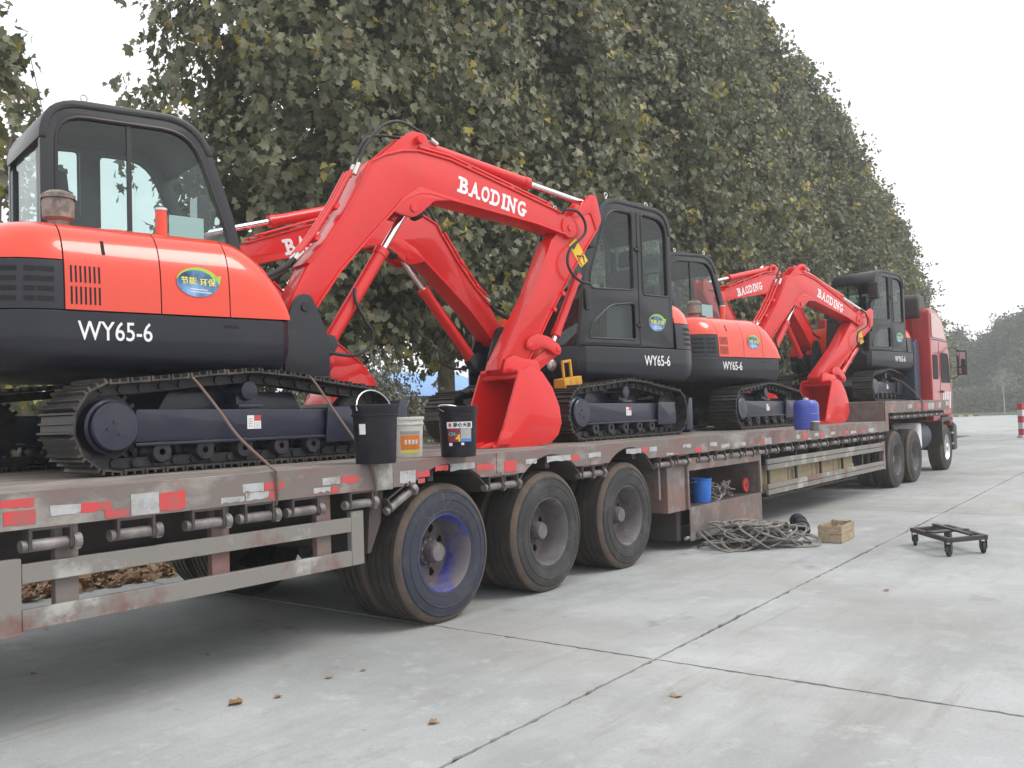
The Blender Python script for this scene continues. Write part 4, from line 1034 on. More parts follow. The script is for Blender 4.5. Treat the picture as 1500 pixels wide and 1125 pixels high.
def excavator(label, X, Y, Z, psi, boom, arm_dir, bucket_rot=0.0, paper=True, hose=True):
    """psi: direction the upper body faces; boom: lift against the reference pose; arm_dir: how far the arm is folded in (radians)"""
    E = thing('excavator', label, 'excavator', (X, Y, Z), 0.0, 'tracked excavators on the trailer'); E.scale = (1.06, 1.06, 1.06)
    Rz = Matrix.Rotation(psi, 3, 'Z')
    def up(name, key, fn, material, at=(0,0,0), pitch=0.0, parent=None, bevel=0.0, **k):
        if parent is None: return add(E, name, key, fn, material, Rz @ Vector(at), (0, pitch, psi), bevel, **k)
        return add(parent, name, key, fn, material, at, (0, pitch, 0), bevel, **k)
    # undercarriage
    for s in (-1, 1):
        yc = s*.76
        ch = add(E, 'track', 'track_chain', m_chain, 'link_steel', (0, yc, 0))
        for p, a in SHOES: add(ch, 'track_shoe', 'track_shoe', m_shoe, 'track_steel', (p[0], 0, p[1]), (0, -a, 0) if True else None)
        fr = add(E, 'track_frame', 'track_frame', m_track_frame, 'frame_blue_black', (0, yc, 0), bevel=.006)
        add(fr, 'sprocket', 'sprocket', m_sprocket, 'link_steel', (SPR[0], 0, SPR[1]), bevel=0)
        add(fr, 'motor_cover', 'motor_cover', m_motor_cover, 'frame_blue_black', (SPR[0], -.06*1 if s < 0 else .06, SPR[1]), (0,0,0) if s < 0 else (0,0,math.pi))
        add(fr, 'idler', 'idler', m_idler, 'link_steel', (IDL[0], 0, IDL[1]))
        for x in (-.68,-.38,-.08,.22,.50): add(fr, 'roller', 'roller', m_roller, 'link_steel', (x, 0, .125))
        if s < 0: add(fr, 'warning_label', 'frame_label', m_frame_label, None, (.0, -.1115, .29))
    add(E, 'centre_frame', 'centre_frame', m_axle_box, 'frame_blue_black', bevel=.01)
    add(E, 'slew_ring', 'slew_ring', m_ring, 'link_steel', (0, 0, .50))
    add(E, 'dozer_blade', 'dozer_blade', m_blade, 'frame_blue_black', bevel=.004)
    # upper body
    sk = up('body_skirt', 'body_skirt', m_skirt, 'body_black')
    up('model_number', 'model_number', m_model, 'white_vinyl', (-.94, -.9325, .80), parent=sk)
    mo = add(sk, 'model_number', 'model_number', m_model, 'white_vinyl', (-.38, .9325, .78), (0, 0, math.pi))
    up('panel_slot', 'panel_slot', lambda: MB().box(0,.10,-.002,0,0,.02), 'gap_shade_black', (-.05, -.9302, .905), parent=sk)
    for key, a, b in (('hood_panel#1',-1.004,-.454), ('hood_panel#2',-.446,-.009), ('hood_panel#3',-.001,.42)):
        hp = up('hood_panel', key, m_hood(a, b), 'hood_red')
        if key.endswith('1'): [up('hood_slit', 'hood_slit#%d%d' % (k, r), m_slit(k, r), 'gap_shade_black', parent=hp, smooth=0) for k in range(7) for r in range(2)]; up('hood_latch', 'hood_latch', m_latch, 'gap_shade_black', parent=hp, smooth=0)
        if key.endswith('2'): st = add(hp, 'oval_sticker', 'oval_sticker', m_oval(1), None, (-.215, -.924, 1.19), (math.radians(-4),0,0), smooth=0)
    up('hood_gasket', 'hood_gasket', m_hood_seams, 'gap_shade_black')
    up('rear_cover', 'rear_cover', m_rear_cover, 'hood_red')
    gc = up('grille_cover', 'grille_cover', m_grille_cover, 'body_black'); [up('grille_slot', 'grille_slot#%d%d' % (k, r), m_vent(c_, r), 'gap_shade_black', parent=gc, smooth=0) for k, c_ in enumerate(VENT_COLS) for r in range(4)]
    pc = up('air_precleaner', 'air_precleaner', m_precleaner, 'exhaust_dust', (-.92, -.48, 1.52))
    es = up('exhaust_pipe', 'exhaust_pipe', m_stack, 'hood_red', (-.28, -.48, 1.53)); up('exhaust_tip', 'exhaust_tip', m_stack_cap, 'zinc', parent=es)
    up('filler_lid', 'filler_lid', m_caps, 'hood_red', bevel=.006); up('filler_cap', 'filler_cap', m_black_cap, 'plastic_black', (-.42,-.25,1.53))
    up('swing_bracket', 'swing_bracket', m_swing_bracket, 'body_black', bevel=.006)
    # cab
    wr = up('cab_side_wall', 'cab_wall#r', m_wall_r, 'cab_black', bevel=.008)
    up('window_gasket', 'gasket#r', m_gasket_r, 'plastic_black', parent=wr); up('window_pane', 'pane#r', pane(WIN_R, YR+.02), 'cab_glass', parent=wr, smooth=0)
    up('window_divider', 'divider#r', lambda: MB().box(-.33,-.30,YR+.008,YR+.03,1.60,2.44), 'plastic_black', parent=wr)
    wl = up('cab_side_wall', 'cab_wall#l', m_wall_l, 'cab_black', bevel=.008)
    up('window_gasket', 'gasket#l', m_gasket_l, 'plastic_black', parent=wl)
    for i_, lp in enumerate((WIN_LR, WIN_LD, WIN_LL)): up('window_pane', 'pane#l%d' % i_, pane(lp, YL-.02), 'cab_glass', parent=wl, smooth=0)
    up('door_seam', 'door_seam', m_door_seams, 'gap_shade_black', parent=wl); up('door_handle', 'door_handle', m_handle, 'plastic_black', (.47,YL,1.46), parent=wl)
    for z in (2.05, 1.22): up('door_hinge', 'door_hinge', m_hinge, 'plastic_black', (-.33,YL,z), parent=wl)
    add(wl, 'oval_sticker', 'oval_sticker', m_oval(1), None, (-.62, YL+.002, 1.26), (0,0,math.pi), smooth=0)
    up('cab_roof', 'cab_roof', m_roof, 'cab_black', bevel=.02); up('cab_rear_wall', 'cab_rear', m_cab_rear, 'cab_black', bevel=.006)
    up('rear_window', 'rear_pane', m_rear_pane, 'cab_glass', smooth=0); up('windscreen', 'windscreen', m_windscreen, 'cab_glass', smooth=0); up('windscreen_bar', 'front_bars', m_front_bars, 'cab_black')
    up('cab_floor', 'cab_floor', m_cab_floor, 'plastic_black')
    se = up('seat', 'seat', m_seat, 'seat_fabric', bevel=.02); up('seat_back', 'seat_back', m_seat_back, 'seat_fabric', parent=se, bevel=.02)
    up('control_console', 'control_console', m_console, 'plastic_black')
    if paper: up('paper_sheet', 'paper_sheet', m_paper, 'paper')
    for x, y in ((-.60,YR+.06),(.08,YR+.06),(.05,YL-.08),(-.60,YL-.08)): up('lifting_eye', 'lifting_eye', m_eye, 'zinc', (x,y,2.572 if x > -.4 else 2.548))
    up('antenna', 'antenna', lambda: MB().tube([(0,0,0),(-.08,0,.40)], .003, 5), 'plastic_black', (-.80, YR+.30, 2.49))
    mr = up('side_mirror', 'side_mirror', lambda: MB().prism(round_poly([(-.05,-.16),(.05,-.16),(.05,.16),(-.05,.16)], .04), -.09, .09), 'plastic_black', (.62, YL+.16, 2.10), bevel=.01)
    up('mirror_glass', 'mirror_glass', lambda: MB().box(-.054,-.0505,-.075,.075,-.14,.14), 'mirror', parent=mr)
    up('mirror_arm', 'mirror_arm', lambda: MB().tube([(0,0,-.15),(-.02,-.08,-.2),(-.10,-.18,-.2)], .01, 6), 'plastic_black', parent=mr)
    up('head_lamp', 'head_lamp', m_lamp, 'zinc', (.595, .50, .80), math.pi/2)
    # boom
    bp = -boom; F3 = (FOOT[0], BY, FOOT[1])
    bo = up('boom', 'boom', m_boom, 'boom_red', F3, bp, bevel=.004)
    up('boom_lug', 'boom_lug#t', m_boom_bracket_top, 'boom_red', parent=bo, bevel=.004); up('boom_lug', 'boom_lug#l', m_boom_bracket_low, 'boom_red', parent=bo, bevel=.004)
    up('maker_name', 'maker#r', lambda: word_mesh(-1), 'white_vinyl', parent=bo, smooth=0); up('maker_name', 'maker#l', lambda: word_mesh(1), 'white_vinyl', parent=bo, smooth=0)
    up('oil_pipes', 'boom_pipes', m_boom_pipes, 'boom_red', parent=bo); [up('oil_hose', 'oil_hose#%d' % i, m_boom_hose(i), 'rubber_hose', parent=bo) for i in range(4)]; [up('hose_fitting', 'hose_fitting#%d' % i, m_boom_fit(i), 'zinc', parent=bo) for i in range(5)]
    add(bo, 'work_lamp', 'work_lamp', m_lamp, 'plastic_black', (1.30, HALF_B+.07, .93), (math.radians(180), math.radians(-30), 0))
    for q in ((0,0), (1.88-FOOT[0],2.05-FOOT[1]), (TIP[0]-FOOT[0],TIP[1]-FOOT[1]), (1.97-FOOT[0],2.65-FOOT[1])):
        hw = {0:.195}.get(q[0], .14); pn = add(bo, 'pin', 'pin%.2f' % hw, lambda: MB().lathe([(.001,-hw),(.034,-hw),(.036,-hw+.006),(.036,hw-.006),(.034,hw),(.001,hw)], 16, 'y'), 'boom_red' if q[0] else 'body_black', (q[0],0,q[1]))
    def bpos(p): q = rot2((p[0]-FOOT[0], p[1]-FOOT[1]), boom); return (FOOT[0]+q[0], FOOT[1]+q[1])
    tip = bpos(TIP)
    if arm_dir is None:                        # fold the arm until the bucket rests on the deck
        v_ = (BP[0]-TIP[0], BP[1]-TIP[1]); L_ = math.hypot(*v_); arm_dir = (-math.pi + math.asin(min(1, (tip[1]-BP[1])/L_))) - math.atan2(v_[1], v_[0])
    def apos(p): q = rot2((p[0]-TIP[0], p[1]-TIP[1]), arm_dir); return (tip[0]+q[0], tip[1]+q[1])
    ar = up('arm', 'arm', m_arm, 'boom_red', (tip[0], BY, tip[1]), -arm_dir, bevel=.004)
    up('arm_lug', 'arm_lug', m_arm_top, 'boom_red', parent=ar, bevel=.004); up('arm_pipes', 'arm_pipes', m_arm_pipes, 'boom_red', parent=ar)
    up('arm_hose', 'arm_hose', m_arm_hose, 'rubber_hose', parent=ar); up('warning_label', 'arm_label', m_warning, None, parent=ar, smooth=0)
    # cylinders
    def cyl3(name, a, b, frac, rb, rr, y=BY):
        a3, b3 = Vector((a[0], y, a[1])), Vector((b[0], y, b[1])); mid = a3.lerp(b3, frac)
        o = rod_between(E, name, a3, mid, rb, 'boom_red', psi, 'barrel'); rod_between(E, 'cylinder_gland', mid - (b3-a3).normalized()*.05, mid+(b3-a3).normalized()*.012, rb*1.12, 'boom_red', psi, 'barrel')
        rod_between(E, 'cylinder_rod', mid, b3, rr, 'chrome', psi, 'rod')
    cyl3('boom_cylinder', (1.11,.90), bpos((1.88,2.05)), min(.9, .94/math.dist((1.11,.90), bpos((1.88,2.05)))), .058, .03)
    a_ = bpos((1.97,2.65)); b_ = apos((4.09,2.39)); cyl3('arm_cylinder', a_, b_, 1.33/math.dist(a_, b_), .052, .03)
    bpv = apos(BP); bang = bucket_rot
    def kpos(p): q = rot2((p[0]-BP[0], p[1]-BP[1]), bang); return (bpv[0]+q[0], bpv[1]+q[1])
    ra = apos((3.15,.93)); rk = arm_dir*0.6
    roc = up('bucket_rocker', 'bucket_rocker', m_rocker, 'boom_red', (ra[0], BY, ra[1]), -rk, bevel=.004)
    q = rot2((.365,-.03), rk); re_ = (ra[0]+q[0], ra[1]+q[1])
    a_ = apos((3.93,1.66)); cyl3('bucket_cylinder', a_, re_, .80, .045, .026)
    kl = kpos((3.20,.71)); d = Vector((kl[0]-re_[0], kl[1]-re_[1])); 
    add(E, 'bucket_link', 'bucket_link', lambda: MB().prism(round_poly([(-.15,-.06),(1.15,-.06),(1.15,.06),(-.15,.06)], .05), -.075, .075), 'boom_red', Rz @ Vector((re_[0], BY, re_[1])), (0, -math.atan2(d.y, d.x), psi), .004, scale=(d.length, 1, 1))
    bk = up('bucket', 'bucket', m_bucket, 'boom_red', (bpv[0], BY, bpv[1]), -bang, bevel=.003)
    up('bucket_lug', 'bucket_lug', m_bucket_ears, 'boom_red', parent=bk, bevel=.004)
    for k in range(4): add(bk, 'tooth', 'tooth', m_tooth, 'boom_red', (2.55-BP[0], -BHW+.04+k*(2*BHW-.08)/3, .004-BP[1]), bevel=.003)
    # hose at the boom cylinder foot
    if hose: up('cylinder_hose', 'cyl_hose', lambda: MB().tube(smooth_path([(1.33,BY-.06,1.34),(1.32,BY-.08,1.24),(1.39,BY-.09,1.10),(1.47,BY-.09,.98),(1.43,BY-.08,.86),(1.28,BY-.07,.80),(1.08,BY-.05,.82)], 6), .014, 8), 'rubber_hose')
    return E
sl = math.radians(-11.8)
EXC = []
EXC.append(excavator('red and black excavator beside the oil pails, its big engine cover at the trailer tail', 4.03, 6.31, ZD, sl, 0.0, 0.0))
EXC.append(excavator('red and black excavator with yellow tool carrier on its track, cab door facing the yard', 9.10, 6.20, ZD, math.pi+sl, math.radians(-7), None, paper=False))
EXC.append(excavator('red and black excavator beside the blue plastic drum', 13.13, 6.15, ZD, sl, math.radians(-7), None))
EXC.append(excavator('red and black excavator up on the raised trailer neck behind the truck cab', 19.75, 6.20, ZR, math.pi+sl, math.radians(-3.5), None, paper=False))

# ------------------------------------------------------------------ tractor unit
tr = thing('truck_tractor', 'red truck tractor with high roof coupled to the front of the trailer', 'truck')
for y in (5.60, 6.45): MB().box(17.0, 23.0, y-.05, y+.05, .72, .98).build('chassis_rail', 'tractor_dark', tr)
for x in (17.6, 18.88):
    wheel(tr, x, Y0+.20, False); wheel(tr, x, Y0+.545, False, False, False); wheel(tr, x, Y1-.20, True); wheel(tr, x, Y1-.545, True, False, False)
    MB().cyl((x, Y0+.3, WR), (x, Y1-.3, WR), .08, 12).build('axle', 'tractor_dark', tr)
m = MB(); m.box(17.5, 19.0, 5.5, 6.6, 1.0, 1.28); m.build('fifth_wheel', 'tractor_dark', tr, bevel=.03)
def rim_steer():
    m = MB(); m.use('zinc'); m.lathe([(0.292,-0.142),(0.296,-0.152),(0.286,-0.155),(0.278,-0.14),(0.262,-0.10),(0.24,-0.085)], 40, 'y')
    holed_disc(m, -0.085, 0.10, 0.242, 0.19, 8, 0.03); m.lathe([(0.25,0.02),(0.02,0.02)], 24, 'y'); m.lathe([(.10,-.085),(.09,-.16),(.06,-.185),(.001,-.19)], 24, 'y')
    for k in range(10): a = k*math.pi/5; m.cyl((.125*math.cos(a),-.08,.125*math.sin(a)), (.125*math.cos(a),-.12,.125*math.sin(a)), .013, 6)
    return m
for y, fl in ((4.93, False), (7.15, True)):
    o = wheel(tr, 22.5, y, fl, False, False); r_ = rim_steer().build('rim', None, o)
MB().cyl((22.5,4.9,WR),(22.5,6.9,WR),.07,12).build('axle','tractor_dark',tr)
# cab and its fittings, drawn in their own frame
DXC, DYC = 1.12, 0.14
_before = set(tr.children)
CX0, CX1 = 20.38, 22.32
P = round_poly([(CX0,1.12),(20.92,1.12),(21.0,1.22),(21.9,1.22),(22.0,1.0),(22.25,.95),(CX1,1.9),(22.16,2.62),(21.92,3.12),(21.5,3.48),(20.9,3.62),(CX0,3.62)], [0,.1,.2,.2,.05,.1,.2,.2,.3,.3,.2,.12], 5)
cabb = MB().prism(P, 4.66, 7.12).build('cab_body', 'tractor_red', tr, bevel=.05, seg=3)
wn = round_poly([(21.25,1.98),(22.10,1.98),(22.04,2.55),(21.95,2.66),(21.25,2.66)], [.05,.05,.1,.1,.08], 4)
for y, s in ((4.655, -1), (7.125, 1)): MB().prism(wn, y-.004, y+.004).build('side_window', 'gap_shade_black', cabb, smooth=0)
for xa, xb, za, zb in ((21.12,21.135,1.25,2.9),(22.17,22.185,1.25,2.6),(21.12,22.18,1.25,1.265),(20.45,22.0,2.93,2.945)): MB().box(xa, xb, 4.6555, 4.662, za, zb).build('door_seam', 'gap_shade_black', cabb)
MB().prism(round_poly([(20.5,2.05),(20.95,2.05),(20.95,2.6),(20.5,2.6)], .06), 4.651, 4.659).build('sleeper_window', 'gap_shade_black', cabb)
for k in range(5): MB().prism([(21.25+k*.17,1.40),(21.33+k*.17,1.40),(21.45+k*.17,1.78),(21.37+k*.17,1.78)], 4.650, 4.6585).build('door_stripe', 'white_vinyl', cabb)
MB().prism(round_poly([(CX0+.1,2.98),(21.75,2.98),(21.45,3.38),(20.9,3.52),(CX0+.1,3.52)], .08), 4.640, 4.6585).build('roof_side_panel', 'tractor_sheen', cabb, bevel=.006)  # pale highlight of the red roof side, painted in
for z in (.55,.80): MB().box(21.95, 22.2, 4.63, 4.70, z, z+.04).build('cab_step', 'zinc', tr)
MB().box(CX0-.06, CX0-.001, 4.80, 6.98, 1.15, 1.45).build('rear_panel', 'tractor_dark', tr, bevel=.01)
for y in (5.0, 5.6, 6.2): MB().box(CX0-.03, CX0-.001, y, y+.05, 1.46, 3.38).build('rear_rib', 'tractor_deep', tr, bevel=.008)
MB().cyl((CX0-.16,5.35,1.2),(CX0-.16,5.35,3.3),.07,16).build('exhaust_stack', 'tractor_dark', tr)
m = MB(); m.prism(round_poly([(CX0-.06,3.40),(20.95,3.40),(20.98,3.70),(20.78,3.93),(20.45,3.96),(CX0-.06,3.86)], .12, 5), 4.85, 6.95); m.build('roof_deflector', 'tractor_dark', tr, bevel=.06, seg=3)
for z, y in ((2.95,5.15),(2.55,5.05),(3.0,5.22),(1.75,5.05),(2.56,5.10)): MB().box(CX0-.012, CX0-.002, y, y+.05, z, z+.18).build('wall_label', 'label_white', tr)
m = MB(); m.prism(round_poly([(19.75,1.62),(20.22,1.62),(20.25,2.75),(20.1,2.95),(19.75,2.82)], .06), 4.86, 6.8); m.build('intake_box', 'tractor_blue', tr, bevel=.02)
for y in (5.2,5.5,5.8): MB().box(19.735, 19.748, y, y+.06, 1.75, 2.6).build('intake_slot', 'gap_shade_black', tr)
m = MB(); m.prism(round_poly([(20.85,1.10),(20.85,.60),(20.92,.60),(20.93,1.02),(21.0,1.10),(21.9,1.12),(21.9,1.2),(20.95,1.2)], .03), 4.60, 4.98); m.build('mudguard', 'tractor_dark', tr, bevel=.01)
m = MB(); m.prism(round_poly([(22.05,.42),(22.38,.42),(22.42,1.0),(22.1,1.08)], .06), 4.62, 7.16); m.build('bumper', 'tractor_dark', tr, bevel=.03)
tk = MB().lathe([(.001,19.35),(.30,19.35),(.33,19.38),(.33,20.22),(.30,20.25),(.001,20.25)], 28, 'x', (0,5.02,.82)).build('fuel_tank', 'tractor_blue', tr)
MB().box(18.98, 19.28, 4.66, 5.2, .58, 1.12).build('battery_box', 'label_white', tr, bevel=.05)  # white colour stands for the pale reflection at the tank
for y0, y1 in ((4.30,4.52),):
    mm = MB().prism(round_poly([(22.22,2.16),(22.30,2.16),(22.32,2.74),(22.24,2.74)], .02), y0, y1).build('side_mirror', 'plastic_black', tr, bevel=.02)
    MB().box(22.205, 22.218, y0+.02, y1-.02, 2.36, 2.70).build('mirror_glass', 'mirror', mm); MB().box(22.205, 22.218, y0+.02, y1-.02, 2.19, 2.33).build('mirror_glass', 'mirror', mm)
    MB().tube([(22.26,y1-.05,2.74),(22.2,4.6,2.82),(22.1,4.67,2.8)], .014, 6).build('mirror_arm', 'plastic_black', mm); MB().tube([(22.26,y1-.05,2.17),(22.2,4.6,2.08),(22.15,4.67,2.1)], .014, 6).build('mirror_arm', 'plastic_black', mm)
MB().box(21.15, 21.30, 4.61, 4.652, 1.75, 1.80).build('door_handle', 'plastic_black', cabb)

for o_ in tr.children:
    if o_ not in _before: o_.location = (DXC, DYC, 0)
# ------------------------------------------------------------------ lashing ropes
def rope(label, pts, r=.009):
    tag(MB().tube(smooth_path(pts, 8), r, 7).build('lashing_rope', 'lash_rope'), label, 'rope', 'ropes lashing the excavators')
def YP(u, v, Y): x, z = onY(u, v, Y); return (x, Y, z)
rope('thin brown rope lashed down the track of the excavator beside the oil pails', [YP(272,550,5.45), YP(285,556,5.28), YP(318,597,5.05), YP(350,640,4.80), YP(397,684,4.54), YP(405,694,4.525), YP(407,722,4.525), YP(404,740,4.56)])
rope('thin brown rope running down to the rail beside the tall black pail', [YP(446,550,5.45), YP(458,556,5.28), YP(490,602,5.05), YP(520,645,4.80), YP(540,675,4.54), YP(546,688,4.523), YP(551,712,4.523), YP(549,728,4.56)])
rope('thin brown rope lashed over the rail of the raised trailer neck', [YP(1305,553,5.3), YP(1322,560,5.1), YP(1338,573,4.85), YP(1349,584.5,4.54), YP(1351,590,4.525), YP(1351,603,4.525)], .012)

# ------------------------------------------------------------------ pails and other things on the deck
def pail_profile(r, h, lid=True):
    p = [(.001,0),(r*.86,0),(r*.88,.008),(r*.97,h*.80),(r*1.03,h*.805),(r*1.03,h*.84),(r*.985,h*.845),(r,h*.93)]
    if lid: p += [(r*1.05,h*.93),(r*1.06,h*.99),(r*1.03,h),(r*.95,h),(r*.94,h*.975),(.001,h*.975)]
    else: p += [(r*1.03,h*.95),(r*1.03,h),(r*.97,h),(r*.95,h*.5),(.001,h*.1)]
    return p
def pail(label, x, y, z, r, h, material, lid=True, lean=0.0, bail=None):
    t = thing('pail', label, 'pail', (x, y, z), 0, None)
    MB().lathe(pail_profile(r, h, lid), 36).build('pail_body', material, t)
    if bail:
        m = MB(); n = 12; m.tube([(r*1.06*math.cos(a), bail[1]*math.sin(a)*r, h*.9 + bail[0]*math.sin(a)*r) for a in [math.pi*k/n for k in range(n+1)]], .005, 6); m.build('bail_handle', 'zinc' if material != 'pail_blue' else 'pail_white', t)
    return t
def place(u, v, Z, r=0.0):                    # point r behind the spot seen at a pixel, along the line of sight
    x, y = onZ(u, v, Z); d = Vector((x, y)).normalized(); return x+d.x*r, y+d.y*r
def curved_label(parent, r0, r1, a0, a1, z0, z1, h, material, name='label', lift=.0012, n=8):
    """patch wrapped on a tapering pail; angles in degrees seen from above"""
    m = MB(); rows = []
    for z in (z0, z1):
        rr = r0 + (r1-r0)*z/h + lift
        rows.append([(rr*math.cos(math.radians(a0+(a1-a0)*k/n)), rr*math.sin(math.radians(a0+(a1-a0)*k/n)), z) for k in range(n+1)])
    m.grid(rows); return m.build(name, material, parent)
def wrap_text(parent, txt, size, r0, r1, a0, z0, h, material, lift=.003, cond=1.0, bold=.001):
    vs, fs = text_mesh(txt, size, cond, bold, .0003); out = []
    for x, y, z in vs:
        zz = z0+y; rr = r0+(r1-r0)*zz/h+lift+z; a = math.radians(a0)+x/rr; out.append((rr*math.cos(a), rr*math.sin(a), zz))
    m = MB(); m.add(out, fs); return m.build('print', material, parent, smooth=0)
FACE = math.degrees(YAW)-90-90+42             # direction that looks at the viewer from the deck
px, py = place(551, 680, ZD, .15); p1_ = pail('tall black plastic pail without a front label beside the white pail', px, py, ZD, .155, .40, 'pail_black', bail=(.9,.25))
curved_label(p1_, .1367, .1542, 180, 200, .20, .27, .40, 'label_white')
px, py = place(598, 670, ZD, .12); p2_ = pail('white plastic pail with orange label and snap lid', px, py, ZD, .125, .31, 'pail_white', bail=(-.5,1.06))
curved_label(p2_, .1102, .1244, 195, 275, .06, .17, .31, 'orange_print'); curved_label(p2_, .1102, .1244, 195, 275, .175, .20, .31, 'grey_print'); curved_label(p2_, .1102, .1244, 195, 275, .03, .055, .31, 'yellow_print')
for k, a in enumerate((212, 226, 240, 254)): curved_label(p2_, .1102, .1244, a, a+9, .10, .135, .31, 'label_white', 'print', .0022)
px, py = place(672, 670, ZD, .14); p3_ = pail('black plastic oil pail with white label and yellow number 4', px, py, ZD, .148, .38, 'pail_black', bail=(.35,.9))
R0, R1, HH = .1305, .1472, .38; A0 = 186
curved_label(p3_, R0, R1, A0, A0+82, .215, .262, HH, 'label_white'); curved_label(p3_, R0, R1, A0+2, A0+42, .115, .213, HH, 'maroon_print'); curved_label(p3_, R0, R1, A0+42.5, A0+79, .135, .213, HH, 'grey_print'); curved_label(p3_, R0, R1, A0+36, A0+80, .115, .133, HH, 'blue_print', lift=.0016)
curved_label(p3_, R0, R1, A0+6, A0+15, .226, .252, HH, 'reflect_red', 'print', .0024); curved_label(p3_, R0, R1, A0+5, A0+16, .085, .108, HH, 'label_white', 'print'); curved_label(p3_, R0, R1, A0+44, A0+53, .09, .108, HH, 'label_white', 'print')
wrap_text(p3_, '昆仑天润', .036, R0, R1, A0+20, .226, HH, 'black_print'); wrap_text(p3_, 'CH-', .036, R0, R1, A0+5, .16, HH, 'cyan_print'); wrap_text(p3_, '4', .075, R0, R1, A0+27, .118, HH, 'yellow_label', bold=.002)
m = MB(); m.tube(smooth_path([(0,0,.03),(.06,.02,.05),(.13,.01,.035),(.2,.04,.03)], 5), [.02,.03,.034,.036,.04,.04,.04,.035,.035,.03,.03,.028,.025,.022,.02,.018], 9)
px, py = place(590, 668, ZD); tag(m.build('work_rag', 'rag', loc=(px,py+.02,ZD+.012)), 'crumpled dark blue rag in front of the white pail', 'rag')
px, py = place(1182, 630, ZD, .16)
dr = thing('plastic_drum', 'blue plastic drum standing on the deck beside the track', 'drum', (px, py, ZD))
MB().lathe([(.001,0),(.13,0),(.152,.012),(.158,.04),(.158,.30),(.152,.34),(.12,.375),(.05,.385),(.001,.385)], 32).build('drum_body', 'drum_blue', dr); MB().lathe([(.03,.38),(.035,.383),(.035,.405),(.001,.41)], 16).build('drum_cap', 'pail_white', dr)
for z in (.10,.20): MB().lathe([(.157,z-.008),(.162,z),(.157,z+.008)], 32).build('drum_ring', 'drum_blue', dr)
px, py = place(1194, 631, ZD, .05); cn = thing('tin_can', 'small grey tin in front of the blue drum', 'can', (px, py, ZD)); MB().lathe([(.001,0),(.055,0),(.055,.115),(.05,.115),(.05,.02),(.001,.02)], 20).build('can_body', 'rim_dusty', cn); MB().lathe([(.0565,.105),(.059,.11),(.0565,.118)], 20).build('can_rim', 'zinc', cn)
tx, tz = onY(840, 569, 5.36)
tb = thing('tool_carrier', 'yellow steel tool carrier with square handle sitting on a track', 'tool carrier', (tx, 5.42, ZD+.575), 0); tb.rotation_euler = (0, math.radians(-7), 0)
for a, b in ((-.17,-.055),(-.052,.06),(.063,.17)): MB().box(a, b, -.07, .07, .0, .11).build('carrier_box', 'toolbox_yellow', tb, bevel=.006)
m = MB(); m.box(-.085,-.06,-.012,.012,.11,.27); m.box(.06,.085,-.012,.012,.11,.27); m.box(-.085,.085,-.012,.012,.2705,.30); m.build('carrier_handle', 'toolbox_yellow', tb, bevel=.004)
bx = thing('paint_stick', 'short teal and white bar lying on the far track', 'bar', (13.2, 6.95, ZD+.695)); MB().box(-.28,.12,-.03,.03,0,.06).build('bar_body', 'teal_paint', bx, bevel=.006); MB().box(.1205,.22,-.03,.03,0,.06).build('bar_end', 'pail_white', bx, bevel=.006)
# in the locker
px, _ = onY(1026, 738, Y0+.18)
pb = pail('bright blue plastic bucket standing in the open trailer locker', px+.02, Y0+.17, lz1+.001, .118, .275, 'pail_blue', False, bail=(-.3,1.08))
def tangle(label, cx, cy, z, rx, ry, n, zmax, r=.010, seed=3, name='wire_rope'):
    q = random.Random(seed); pts = []
    for k in range(n):                          # n loose coils of one to three turns each
        rad = q.uniform(.10,.24)*min(1, ry/.38); ox, oy = max(-1,min(1,q.gauss(0,.5)))*(rx-rad), max(-1,min(1,q.gauss(0,.5)))*(ry-rad*.8)
        hmax = zmax*max(.12, 1-(ox/rx)**2-(oy/ry)**2); zz = q.uniform(0, hmax); t0 = q.uniform(0,6); tx_, ty_ = q.uniform(-.8,.8), q.uniform(-.8,.8); el = q.uniform(.65,1.0); turns = q.choice((1,1.5,2,2.6))
        m_ = int(9*turns)
        for j in range(m_):
            t = t0+2*math.pi*j/9; rr = rad*(1+q.uniform(-.12,.12)); dx, dy = rr*math.cos(t), rr*el*math.sin(t)
            pts.append((cx+ox+dx, cy+oy+dy, z+r+max(0, min(zmax, zz+tx_*dx+ty_*dy))))
    m = MB(); m.tube(smooth_path(pts, 4), r, 6)
    return tag(m.build(name, 'wire_rope'), label, 'rope')
cxx, cyy = (onZ(1042,800)[0]+onZ(1190,800)[0])/2, (onZ(1042,800)[1]+onZ(1190,800)[1])/2
wp = tangle('big tangled pile of grey wire rope on the concrete below the locker', 0, 0, 0, .64, .42, 56, .25, .0115, 5); wp.location = (cxx-.02, cyy+.03, 0); wp.rotation_euler = (0,0,math.radians(-46))
tangle('grey wire rope bundle hanging out of the open locker', (onY(1072,710,Y0)[0]), Y0+.18, lz1-.005, .36, .16, 26, .20, .008, 9)

